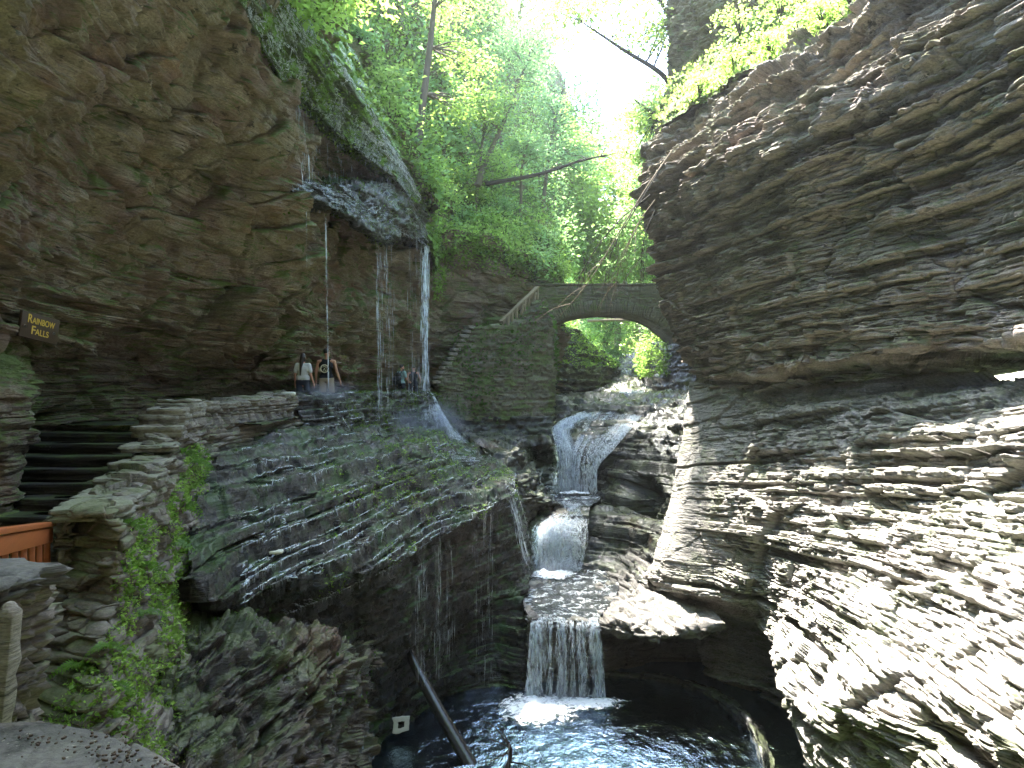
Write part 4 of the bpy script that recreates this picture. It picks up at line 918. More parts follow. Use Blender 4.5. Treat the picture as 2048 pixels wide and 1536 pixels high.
# grey stair railing
rg = empty('wooden_railing', P(1020, 660, 32.4), 'weathered grey wooden stair railing sloping up to the bridge', 'railing')
R0, R1 = P(1002, 644, 32.0), P(1075, 574, 33.6); S0, S1 = P(1016, 662, 32.0), P(1074, 614, 33.5)
bar('top_rail', R0, R1, .28, .09, M['greywood'], rg, .004); bar('under_rail', R0+W(.02, 0, -.12), R1+W(.02, 0, -.12), .06, .14, M['greywood'], rg, .004)
bar('bottom_rail', S0, S1, .07, .15, M['greywood'], rg, .004)
for k in range(8):
    t = k/7; a = S0*(1-t)+S1*t; b = R0*(1-t)+R1*t; b = b*.92+a*.08+W(.03, 0, 0); a = np.array((a[0], a[1], a[2]))
    bar('baluster' if 0 < k < 7 else 'post', a, np.array((a[0]+(.12 if k in (3, 6) else 0), a[1], R0[2]+(R1[2]-R0[2])*np.clip((a[0]-R0[0])/(R1[0]-R0[0]), 0, 1)-.06)), .10 if 0 < k < 7 else .14, .10, M['greywood'], rg, .003)

# ------------------------------------------------------------------ the sign
TL, TR, BL, BR = P(41, 619, 10.55), P(116, 641, 11.35), P(38, 672, 10.55), P(112, 690, 11.35)
sg = empty('name_sign', (TL+BR)/2, 'brown wooden sign with yellow letters fixed to the cliff above its overhang', 'sign')
uu = TR-TL; wdt = np.linalg.norm(uu); uu = uu/wdt; vv = TL-BL; hgt_ = np.linalg.norm(vv); vv = vv-uu*np.dot(vv, uu); vv /= np.linalg.norm(vv); nrm = np.cross(uu, vv)
if np.dot(nrm, -TL) < 0: nrm = -nrm
cen = (TL+TR+BL+BR)/4
v, f = box(cen, (wdt, hgt_, .05), (uu, vv, nrm)); bevel(link_mesh('board', v, f, M['signwood'], sg), .006)
def lettering(txt, size, cx, cy, width):
    cu = bpy.data.curves.new('lettering', 'FONT'); cu.body = txt; cu.size = size; cu.extrude = .002; cu.offset = size*.012
    ot = bpy.data.objects.new('lettering_curve', cu); C.objects.link(ot); bpy.context.view_layer.update(); k = width/ot.dimensions.x
    me = bpy.data.meshes.new_from_object(ot.evaluated_get(bpy.context.evaluated_depsgraph_get())); bpy.data.objects.remove(ot); bpy.data.curves.remove(cu)
    me.materials.clear(); me.materials.append(M['yellow']); o = bpy.data.objects.new('lettering', me); C.objects.link(o)
    p = cen+uu*cx+vv*cy+nrm*.028
    m = Matrix(((uu[0]*k, vv[0], nrm[0], p[0]), (uu[1]*k, vv[1], nrm[1], p[1]), (uu[2]*k, vv[2], nrm[2], p[2]), (0, 0, 0, 1)))
    o.parent = sg; o.matrix_parent_inverse = Matrix.Translation(-sg.location); o.matrix_basis = m
h1 = hgt_*.30
lettering('R', h1*1.55, -wdt*.36, hgt_*.10, wdt*.115); lettering('AINBOW', h1*1.12, -wdt*.23, hgt_*.10, wdt*.60)
lettering('F', h1*1.55, -wdt*.24, -hgt_*.31, wdt*.10); lettering('ALLS', h1*1.12, -wdt*.125, -hgt_*.31, wdt*.36)
for sx in (-.40, .37):
    v, f = tube4([cen+uu*wdt*sx-vv*hgt_*.08+nrm*.02, cen+uu*wdt*sx-vv*hgt_*.08+nrm*.035], .022, 12); link_mesh('bolt', v, f, M['steel'], sg)
# ------------------------------------------------------------------ water
def surface(name, rows, mat, n=(60, 60), wav=.02, fs=2.5, seed=0):
    A0 = np.array(rows, float)
    wr, wc = crw(A0.shape[0], list(np.linspace(0, A0.shape[0]-1-1e-9, n[0])), .35), crw(A0.shape[1], list(np.linspace(0, A0.shape[1]-1-1e-9, n[1])), .35)
    G = np.einsum('ri,ijk,cj->rck', wr, A0, wc)
    G[..., 2] += wav*2*(fbm(G[..., 0]*fs, G[..., 1]*fs, G[..., 2], 3, seed)-.5)
    o = link_mesh(name, G.reshape(-1, 3), gridfaces(*G.shape[:2])[:, ::-1], mat, smooth=True); return o
def clear_water(name, tint, scale, strength, dist):
    t = NT(name)
    n = t.bump(t.noise(scale, 5, .62, t.coords((1, .75, 1)), .7), strength, dist)
    n = t.bump(t.noise(scale*3.3, 3, .6), strength*.8, dist*.4, n)
    gl = t.n('ShaderNodeBsdfGlossy'); gl.inputs['Roughness'].default_value = .05; gl.inputs['Color'].default_value = (.55, .72, .95, 1)  # blue of the sky put into the reflection colour
    tp = t.n('ShaderNodeBsdfTransparent'); tp.inputs['Color'].default_value = (*tint, 1)
    fr = t.n('ShaderNodeFresnel'); fr.inputs['IOR'].default_value = 1.3; t.l(n, fr.inputs['Normal']); t.l(n, gl.inputs['Normal'])
    df = t.n('ShaderNodeBsdfDiffuse'); df.inputs['Color'].default_value = (.15, .23, .10, 1); mt = t.n('ShaderNodeMixShader'); mt.inputs[0].default_value = .45
    t.l(tp.outputs[0], mt.inputs[1]); t.l(df.outputs[0], mt.inputs[2])
    m = t.n('ShaderNodeMixShader'); t.l(fr.outputs[0], m.inputs[0]); t.l(mt.outputs[0], m.inputs[1]); t.l(gl.outputs[0], m.inputs[2])
    t.l(m.outputs[0], t.out.inputs['Surface']); return t.m
M['poolclear'] = clear_water('pool_water_clear', (.34, .46, .22), 3.4, .5, .08)
M['bed'] = plain('pool_bed', (.34, .33, .14), .9, .2, .5, 2.2, .4)
structure(surface('pool', [[W(x, y, PZ) for x in np.linspace(-5, 7, 5)] for y in (6, 9, 12, 15, 17, 19.6)], M['poolclear'], (150, 130), .018, 2.2))
bedr = [[W(x, y, PZ-1.5+1.25*np.clip((x-2.6)/2.6, 0, 1)-.4*math.exp(-((x-1.2)**2+(y-16)**2)/3)) for x in np.linspace(-5.2, 7.2, 9)] for y in np.linspace(5.8, 20, 7)]
structure(surface('pool_bed', bedr, M['bed'], (60, 60), .10, 1.2, 5))
structure(surface('stream', [[W(.35, 17.9, -6.03), W(.9, 17.85, -6.05), W(1.6, 17.8, -6.06), W(2.2, 17.72, -6.06)], [W(.4, 18.6, -6.02), W(.9, 18.6, -6.02), W(1.7, 18.6, -6.03), W(2.5, 18.6, -6.03)],
    [W(.3, 20.5, -5.98), W(1, 20.5, -5.98), W(2.2, 20.5, -5.98), W(3.2, 20.5, -5.98)], [W(.3, 23.6, -5.93), W(1.3, 23.6, -5.93), W(2.6, 23.6, -5.93), W(3.8, 23.4, -5.93)]], M['ripple'], (90, 60), .05, 3, 2))
structure(surface('stream', [[W(1.2, 25.0, -4.22), W(2.0, 25.0, -4.23), W(2.9, 25.0, -4.22)], [W(1.1, 26.4, -4.2), W(2.1, 26.4, -4.2), W(3.4, 26.4, -4.2)], [W(1.3, 30.5, -4.2), W(2.3, 30.5, -4.2), W(4, 30.5, -4.2)]], M['ripple'], (70, 50), .05, 3, 3))

def fall(name, label, rows, n, rad, mat=None, lo=0, hi=1, wsel=None, jit=.05, seg=14, group=None, seed=0, start=.12, stop=.1, kind='waterfall', k=4, sheet_mat=None, brk=False):
    """Falling water: threads that follow the rows from the lip down, each with its own start and end."""
    rg_ = np.random.default_rng(seed); parts = []
    A0 = np.array(rows, float); R_, C_ = A0.shape[:2]
    GG = np.einsum('ri,ijk,cj->rck', crw(R_, list(np.linspace(0, R_-1-1e-9, 80)), .4), A0, crw(C_, list(np.linspace(0, C_-1-1e-9, 80)), .35))
    for _ in range(n):
        u = rg_.random() if wsel is None else wsel(rg_)
        if brk: a = rg_.random()**1.1*.97-.03; b = a+.06+rg_.random()**2*.34; a, b = max(a, 0), min(b, 1)
        else:
            a = rg_.random()**2*start if rg_.random() < .6 else rg_.random()*.7
            b = 1-rg_.random()**2*stop if rg_.random() < .7 else min(1, a+.15+rg_.random()*.5)
        if b-a < .04: continue
        ts = np.linspace(a, b, seg)*(R_-1-1e-6)
        us = np.clip(u+np.cumsum(rg_.normal(size=seg))*jit/seg**.5, 0, 1)*(C_-1-1e-6)
        a_, b_ = ts/(R_-1)*79, us/(C_-1)*79; i0, j0 = np.minimum(a_.astype(int), 78), np.minimum(b_.astype(int), 78); fa, fb = (a_-i0)[:, None], (b_-j0)[:, None]
        pt = (GG[i0, j0]*(1-fb)+GG[i0, j0+1]*fb)*(1-fa)+(GG[i0+1, j0]*(1-fb)+GG[i0+1, j0+1]*fb)*fa
        pt += rg_.normal(size=(1, 3))*jit*.5
        rr_ = rad*(.4+rg_.random()*1.1)*np.sin(np.linspace(.25, math.pi-.2, seg))*(.7+.6*rg_.random(seg))
        parts.append(tube4(pt, np.maximum(rr_, rad*.12), k))
    v, f = cat_mesh(parts)
    o = link_mesh(name, v, f, mat or M['white'], smooth=True)
    if label: tag(o, label, kind, group)
    if sheet_mat:
        wr, wc = crw(R_, list(np.linspace(0, R_-1-1e-9, 40)), .4), crw(C_, list(np.linspace(0, C_-1-1e-9, 40)), .35)
        G = np.einsum('ri,ijk,cj->rck', wr, A0, wc); G += .10*(vn(G[..., 0]*5, G[..., 1]*5, G[..., 2]*2, seed)-.5)[..., None]
        link_mesh('water_film', G.reshape(-1, 3), gridfaces(40, 40), sheet_mat, o, smooth=True)
    return o
def foam(name, label, c, rx, ry, seed, hgt=.12, mat=None, n=70):
    y, x = np.mgrid[-1:1:n*1j, -1:1:n*1j]; rr_ = np.hypot(x, y)
    h = np.clip(1-rr_, 0, 1)**.7
    G = np.stack([x, y, .012+hgt*h*(.15+1.6*fbm(x*3.5, y*3.5, x*0+seed, 4, seed)**2)], -1)
    o = link_mesh(name, G.reshape(-1, 3), gridfaces(n, n)[:, ::-1], mat or M['foam'], smooth=True)
    o.location = tuple(c); o.scale = (rx, ry, 1)
    stuff(tag(o, label, 'foam')); return o
# lower fall into the round pool
lf = [[W(.52, 18.1, -6.0), W(1.0, 18.05, -6.0), W(1.6, 18.0, -6.02), W(2.2, 17.9, -6.03)], [W(.50, 17.78, -6.12), W(1.0, 17.72, -6.12), W(1.6, 17.66, -6.12), W(2.26, 17.56, -6.12)],
      [W(.46, 17.55, -6.6), W(.98, 17.5, -6.6), W(1.6, 17.46, -6.6), W(2.3, 17.38, -6.6)], [W(.40, 17.42, -7.3), W(.98, 17.4, -7.3), W(1.62, 17.36, -7.3), W(2.34, 17.3, -7.3)], [W(.32, 17.3, -7.84), W(.95, 17.34, -7.84), W(1.62, 17.3, -7.84), W(2.36, 17.24, -7.84)]]
fall('waterfall', 'broad white waterfall dropping into the round green pool', lf, 2200, .0072, M['thread'], wsel=lambda g: np.clip(g.normal()*.07+.10, 0, 1) if g.random() < .45 else np.clip(g.choice([.34, .47, .52, .63, .74, .79, .88, .91, .95, .97])+g.normal()*.014, 0, 1), seed=1, brk=True, seg=9, jit=.022)
foam('foam', 'white foam boiling in the pool at the foot of the broad fall', W(.6, 16.7, PZ), 1.25, 1.15, 4, .08)
foam('foam', 'thin foam streak along the foot of the broad fall', W(1.75, 17.0, PZ), 1.5, .5, 5, .04)
# middle fall
mf = [[P(1120, 1008, 25.4), P(1140, 1008, 25.2), P(1168, 1008, 25.1)], [P(1112, 1026, 24.8), P(1138, 1024, 24.7), P(1172, 1024, 24.6)], [P(1072, 1054, 23.6), P(1115, 1048, 23.4), P(1172, 1050, 23.4)], [P(1064, 1082, 23.0), P(1110, 1080, 22.7), P(1172, 1082, 22.9)], [P(1066, 1115, 22.8), P(1110, 1120, 22.4), P(1166, 1115, 22.7)], [P(1068, 1148, 22.6), P(1108, 1156, 22.1), P(1160, 1146, 22.4)]]
fall('waterfall', 'middle white cascade tumbling over a dark rounded step', mf, 2800, .009, M['thread'], seed=2, jit=.10, brk=True, seg=9, wsel=lambda g: np.clip(.12+.83*g.beta(1.3, 1.5)+g.normal()*.04, 0, 1))
foam('foam', 'white foam under the middle cascade', P(1105, 1150, 22.0), .95, .9, 7, .16)
foam('foam', 'thin foam under the upper cascade', P(1150, 987, 27.4), .9, .5, 9, .10)
# upper fall: a left jet and a broad slide
uf = [[P(1168, 826, 32.2), P(1178, 827, 32.1), P(1190, 828, 32)], [P(1126, 842, 31.0), P(1140, 842, 30.9), P(1160, 843, 30.9)], [P(1108, 860, 29.9), P(1122, 860, 29.8), P(1140, 862, 29.9)], [P(1114, 892, 28.7), P(1130, 894, 28.3), P(1146, 896, 28.4)], [P(1116, 930, 28.2), P(1132, 930, 27.9), P(1150, 930, 28)], [P(1106, 986, 27.9), P(1130, 988, 27.6), P(1152, 987, 27.7)]]
up_ = fall('waterfall', 'forked upper cascade sliding over tilted slabs below the bridge', uf, 1300, .010, M['thread'], seed=3, brk=True, seg=9, jit=.12, wsel=lambda g: np.clip(.5+g.normal()*.24, 0, 1))
uf2 = [[P(1185, 824, 32.3), P(1240, 823, 32.2), P(1290, 826, 31.8)], [P(1170, 844, 31.0), P(1225, 842, 30.9), P(1274, 842, 30.6)], [P(1160, 862, 30.0), P(1206, 862, 29.8), P(1254, 866, 29.2)], [P(1146, 896, 28.3), P(1178, 900, 28.1), P(1222, 904, 28.2)], [P(1142, 935, 27.9), P(1166, 935, 27.6), P(1196, 935, 27.7)], [P(1146, 987, 27.7), P(1168, 988, 27.4), P(1194, 986, 27.4)]]
o = fall('slide', None, uf2, 1100, .008, M['thread'], seed=4, brk=True, seg=9, sheet_mat=M['veil'], wsel=lambda g: np.clip(g.choice([.12, .3, .52, .66, .78, .84, .9, .95])+g.normal()*.025, 0, 1), jit=.03)
o.parent = up_
ff = [[P(1238, 782, 37.6), P(1262, 780, 37.4), P(1288, 780, 37)], [P(1240, 790, 36.8), P(1264, 790, 36.6), P(1288, 788, 36.3)], [P(1244, 802, 36.4), P(1264, 803, 36.2), P(1284, 800, 36)]]
fall('waterfall', 'little cascade far upstream under the bridge', ff, 130, .018, seed=5, sheet_mat=M['veil'])
ff = [[P(1270, 735, 53), P(1278, 736, 53)], [P(1268, 750, 49), P(1280, 750, 49)], [P(1262, 768, 46), P(1280, 768, 45)]]
fall('waterfall', 'thin distant rill beyond the bridge', ff, 30, .012, M['thread'], seed=6)
structure(surface('stream', [[P(1215, 818, 33.2), P(1260, 816, 33), P(1300, 818, 32.4)], [P(1230, 810, 35), P(1262, 809, 34.8), P(1290, 808, 34.6)], [P(1236, 804, 36.4), P(1262, 804, 36.2), P(1288, 802, 36)]], M['ripple'], (40, 40), .03, 3, 8))

# threads falling from the brow
thr = 'thin threads of water falling from the cliff'
def drop(top, bot, n=7, bulge=0): return [np.array(top)*(1-t)+np.array(bot)*t for t in np.linspace(0, 1, n)]
def curtain(label, tops, bots, n, rad, seed, cl=None, mat=None, stop=.1):
    rows = [[np.array(a)*(1-t)+np.array(b)*t for a, b in zip(tops, bots)] for t in np.linspace(0, 1, 4)]
    o = fall('water_curtain', label, rows, n*3, rad*.8, mat or M['thread'], seed=seed, jit=.006, wsel=cl, group=None, stop=stop, kind='falling water', seg=9, brk=True)
    if 'drips' in label: stuff(o)
    return o
curtain('thin veil of water dripping off the near mossy brow onto the shelf', [P(560, 165, 15.5), P(590, 190, 16.4), P(614, 208, 17.2)], [P(588, 372, 15.8), P(605, 372, 16.6), P(622, 374, 17.4)], 24, .0045, 11, lambda g: np.clip(g.choice([.55, .7, .82, .95])+g.normal()*.05, 0, 1))
curtain('faint drips hanging across the dark hollow under the brow', [P(620, 215, 17.8), P(700, 296, 21.0), P(788, 358, 24.8)], [P(625, 374, 18.4), P(705, 378, 21.4), P(790, 378, 24.6)], 50, .0045, 12)
curtain('single long thread of water falling past the couple', [P(650, 432, 17.3), P(652, 432, 17.3)], [P(657, 784, 17.3), P(658, 784, 17.3)], 13, .006, 13)
curtain('short thread of water left of the couple', [P(612, 400, 16.7), P(613, 402, 16.7)], [P(613, 560, 16.6), P(614, 560, 16.6)], 3, .004, 14)
curtain('loose curtain of fine threads in front of the path', [P(752, 486, 21.8), P(775, 484, 23), P(805, 476, 25)], [P(756, 850, 21.3), P(778, 850, 22.4), P(806, 850, 24.4)], 40, .0055, 15, lambda g: np.clip(g.choice([.04, .12, .2, .42, .55, .68])+g.normal()*.04, 0, 1))
curtain('faint threads beside the thickest strand', [P(815, 474, 25.6), P(835, 480, 27)], [P(816, 830, 25.2), P(836, 830, 26.6)], 14, .005, 16)
curtain('thickest white strand of water falling on the wall corner', [P(838, 486, 28.2), P(850, 488, 28.6), P(858, 492, 29)], [P(838, 784, 27.4), P(850, 784, 27.8), P(860, 784, 28.0)], 120, .009, 17, lambda g: np.clip(.55+g.normal()*.22, 0, 1), mat=M['thread'])
curtain('fine drips falling from the terrace lip into the dark recess', [P(830, 1096, 14.6), P(880, 1072, 15.6), P(905, 1056, 16.3), P(985, 1010, 18.6)], [P(832, 1380, 14.5), P(880, 1360, 15.5), P(905, 1340, 16.2), P(985, 1380, 18.0)], 60, .0035, 18, lambda g: np.clip(g.choice([.05, .1, .3, .35, .6, .9, .95])+g.normal()*.05, 0, 1))
rows_ = [[p+W(.08, -.10, .10) for p in T[1:7]], [p*.5+q*.5+W(.12, -.16, .12) for p, q in zip(T[1:7], L[1:7])], [q+W(.05, -.10, -.04) for q in L[1:7]]]
fall('water_film', 'white film of water streaming over the mossy brow', rows_, 1300, .010, M['thread'], seed=31, kind='falling water', jit=.03, brk=True, wsel=lambda g: g.random()**.8)
rows_ = [[np.array(p)+W(0, -.05, .05) for p in r_] for r_ in sh[1:4]]
fall('water_film', 'water threads and drawn sky glints over the dripping shelf', rows_, 330, .008, M['thread'], seed=32, kind='falling water', jit=.06, brk=True)  # water threads that also stand for the shelf's sky glints
rows_ = [[p+W(.10, -.10, .14) for p in T[1:7]], [p*.7+q*.3+W(.14, -.16, .14) for p, q in zip(T[1:7], L[1:7])], [p*.4+q*.6+W(.14, -.18, .10) for p, q in zip(T[1:7], L[1:7])]]
fall('water_film', 'bright rim of water sliding along the upper edge of the mossy brow', rows_, 420, .012, M['white'], seed=33, kind='falling water', jit=.02, brk=True, wsel=lambda g: .25+.75*g.random())
# water running down the stepped wall, over the terrace corner and down its side
rn = [[P(836, 784, 27.5), P(850, 784, 27.9), P(864, 785, 28.1)], [P(846, 822, 26.4), P(868, 824, 27.3), P(884, 824, 27.7)], [P(846, 858, 25.7), P(880, 860, 26.7), P(908, 862, 27.0)], [P(800, 882, 23.4), P(872, 884, 25.4), P(938, 884, 26.4)]]
fall('water_film', 'white sheet of water spreading down the stepped wall corner', rn, 170, .012, M['thread'], seed=19, kind='falling water', jit=.08, sheet_mat=M['veil'])
rn = [[P(1012, 985, 20.4), P(1024, 976, 21)], [P(1032, 1040, 20.4), P(1042, 1040, 20.8)], [P(1040, 1095, 20.2), P(1056, 1095, 20.5)], [P(1054, 1135, 20.4), P(1070, 1135, 20.6)]]
fall('water_film', 'narrow white trickle down the right end of the terrace', rn, 26, .007, M['thread'], seed=20, kind='falling water', jit=.10)
rn = [[P(650, 786, 18.4), P(668, 786, 18.6)], [P(655, 825, 18.3), P(680, 825, 18.7)], [P(660, 862, 18.0), P(700, 868, 18.6)]]
fall('water_film', 'thin splash running down the wall below the single thread', rn, 40, .007, M['thread'], seed=21, kind='falling water', jit=.15)

def ledge_glints(name, sheetname, label, mask, n, wdt, seed, lmin=3, lmax=16):  # white ribbons drawn where wet edges would mirror the sky
    """Thin ribbons of water on ledge edges, standing in for sky glints."""
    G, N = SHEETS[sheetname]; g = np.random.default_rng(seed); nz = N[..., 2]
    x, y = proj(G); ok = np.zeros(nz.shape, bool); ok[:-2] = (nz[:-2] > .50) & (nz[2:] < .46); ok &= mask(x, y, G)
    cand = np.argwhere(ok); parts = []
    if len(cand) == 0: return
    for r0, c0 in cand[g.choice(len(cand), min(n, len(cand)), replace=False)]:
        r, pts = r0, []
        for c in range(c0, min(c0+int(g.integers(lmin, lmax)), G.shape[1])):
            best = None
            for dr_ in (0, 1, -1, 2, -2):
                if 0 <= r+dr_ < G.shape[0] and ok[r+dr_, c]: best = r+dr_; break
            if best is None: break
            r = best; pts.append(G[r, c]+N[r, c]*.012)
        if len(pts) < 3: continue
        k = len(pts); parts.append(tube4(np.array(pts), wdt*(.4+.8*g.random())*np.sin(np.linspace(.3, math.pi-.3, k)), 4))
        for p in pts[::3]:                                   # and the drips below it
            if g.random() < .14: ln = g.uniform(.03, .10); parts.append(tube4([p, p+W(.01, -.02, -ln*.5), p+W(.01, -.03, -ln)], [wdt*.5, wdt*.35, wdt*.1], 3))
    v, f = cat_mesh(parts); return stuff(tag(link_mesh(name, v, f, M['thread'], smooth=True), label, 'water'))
ledge_glints('glint_ribbons', 'rock_terrace', 'white ribbons of water standing in for sky glints on the edges of the wet terrace ledges', lambda x, y, G: (G[..., 2] > -3.7) & (x > 480) & (fbm(G[..., 0]*.8, G[..., 1]*.8, G[..., 2], 3, 91) > .36), 4200, .009, 41, 3, 12)
tn_ = [k for k in SHEETS if k.startswith('wall_body')]
ledge_glints('glint_ribbons', tn_[1], 'white ribbons standing in for sky glints on the courses of the wet wall', lambda x, y, G: (x > 640), 260, .010, 42)

def spray(label, c, r, dens):
    """A cloud of fine spray, thick in its middle and fading outwards."""
    v, f = ell((0, 0, 0), r, 20); t = NT('spray'); t.t.nodes.remove(t.b)
    ln_ = t.n('ShaderNodeVectorMath', operation='LENGTH'); t.l(t.coords(tuple(1/q for q in r)), ln_.inputs[0])
    d = t.math('MULTIPLY', t.math('MULTIPLY', t.math('POWER', t.math('SUBTRACT', 1.0, ln_.outputs['Value'], True), 1.6), t.ramp(t.noise(1.5, 3), [(.35, .2), (.65, 1)])), dens)
    pv = t.n('ShaderNodeVolumePrincipled'); t.l(d, pv.inputs['Density']); pv.inputs['Color'].default_value = (.9, .95, 1, 1); pv.inputs['Anisotropy'].default_value = .3
    t.l(pv.outputs[0], t.out.inputs['Volume'])
    o = link_mesh('spray', v, f, t.m); o.location = tuple(c); stuff(tag(o, label, 'spray'))
def ell(c, r, k=14):
    n = 10; th = np.linspace(-math.pi/2, math.pi/2, n); pts = np.array([[0, 0, math.sin(t)] for t in th]); rad = np.maximum(np.cos(th), .02)
    v, f = tube4(pts, rad, k); return v*np.array(r)+np.array(c), f
spray('fine spray where the thickest strand bursts on the wall corner', P(876, 850, 26.2), (1.5, 1.4, 1.3), 1.1)
spray('fine spray where the curtain of threads lands', P(800, 850, 23.2), (1.5, 1.2, .9), .8)
spray('fine spray bouncing off the wall top beside the couple', P(655, 782, 17.7), (1.0, .6, .4), 1.6)

spray('spray at the foot of the broad fall', W(1.2, 17.15, -7.7), (1.3, .55, .45), 1.6)
spray('spray under the middle cascade', P(1112, 1135, 22.2), (1.0, .6, .5), 1.3)
spray('spray under the upper cascade', P(1148, 975, 27.4), (.9, .6, .5), 1.2)
rn = [[P(700, 872, 19.5), P(800, 872, 22.6), P(900, 884, 25.6)], [P(720, 892, 18.6), P(830, 892, 21.4), P(940, 900, 24.6)], [P(690, 920, 16.6), P(840, 925, 19.4), P(970, 925, 23.6)]]
fall('water_film', 'thin water fanning out over the upper terrace under the wall', rn, 420, .006, M['thread'], seed=51, kind='falling water', jit=.12, brk=True)
# ------------------------------------------------------------------ people
def cap(a, b, ra, rb, k=12, fl=1.0, side=None):
    """A tapered limb section with round ends; fl flattens it front to back."""
    a, b = np.array(a, float), np.array(b, float); ax_ = b-a; L_ = np.linalg.norm(ax_); ax_ /= L_
    pts, rad = [], []
    for t in np.linspace(-1, 0, 5): pts.append(a+ax_*ra*math.sin(t*math.pi/2)); rad.append(ra*max(math.cos(t*math.pi/2), .04))
    for t in np.linspace(.2, .8, 4): pts.append(a+ax_*L_*t); rad.append(ra*(1-t)+rb*t)
    for t in np.linspace(0, 1, 5): pts.append(b+ax_*rb*math.sin(t*math.pi/2)); rad.append(rb*max(math.cos(t*math.pi/2), .04))
    v, f = tube4(pts, rad, k)
    if fl != 1.0:
        c = (a[1]+b[1])/2 if abs(ax_[1]) < .3 else None
        if c is not None: v[:, 1] = c+(v[:, 1]-c)*fl
    return v, f
def ell(c, r, k=14):
    n = 10; th = np.linspace(-math.pi/2, math.pi/2, n); pts = np.array([[0, 0, math.sin(t)] for t in th]); rad = np.maximum(np.cos(th), .02)
    v, f = tube4(pts, rad, k); return v*np.array(r)+np.array(c), f
def fused(name, parts, mat, par, vox=.009, sm=6):
    v, f = cat_mesh(parts); o = link_mesh(name, v, f, mat, par, smooth=True, local=True)
    m = o.modifiers.new('skin', 'REMESH'); m.mode = 'VOXEL'; m.voxel_size = vox; m.use_smooth_shade = True
    s_ = o.modifiers.new('smooth', 'SMOOTH'); s_.factor = .5; s_.iterations = sm
    return o
def hand(w, d, side, curl=.5):
    """Palm, four bent fingers of different lengths and a thumb."""
    w = np.array(w, float); d = np.array(d, float); d /= np.linalg.norm(d); s_ = np.array((0, 1.0, 0)); s_ = s_-d*np.dot(s_, d); s_ /= np.linalg.norm(s_)
    n = np.cross(d, s_)*side
    out = [cap(w, w+d*.055, .026, .030, 10), cap(w+d*.05-s_*.022, w+d*.08-s_*.024, .018, .016, 8), cap(w+d*.05+s_*.022, w+d*.085+s_*.024, .018, .016, 8)]
    for k, (off, ln) in enumerate(((.030, .070), (.010, .080), (-.010, .075), (-.029, .060))):
        p0 = w+d*.085+s_*off; p1 = p0+d*ln*.5-n*.012*curl; p2 = p1+d*ln*.35-n*.035*curl
        out += [cap(p0, p1, .0095, .0088, 8), cap(p1, p2, .0088, .0078, 8)]
    t0 = w+d*.03+s_*.03; t1 = t0+s_*.028+d*.03-n*.01; t2 = t1+d*.03-n*.012
    out += [cap(t0, t1, .012, .010, 8), cap(t1, t2, .010, .009, 8)]
    return out
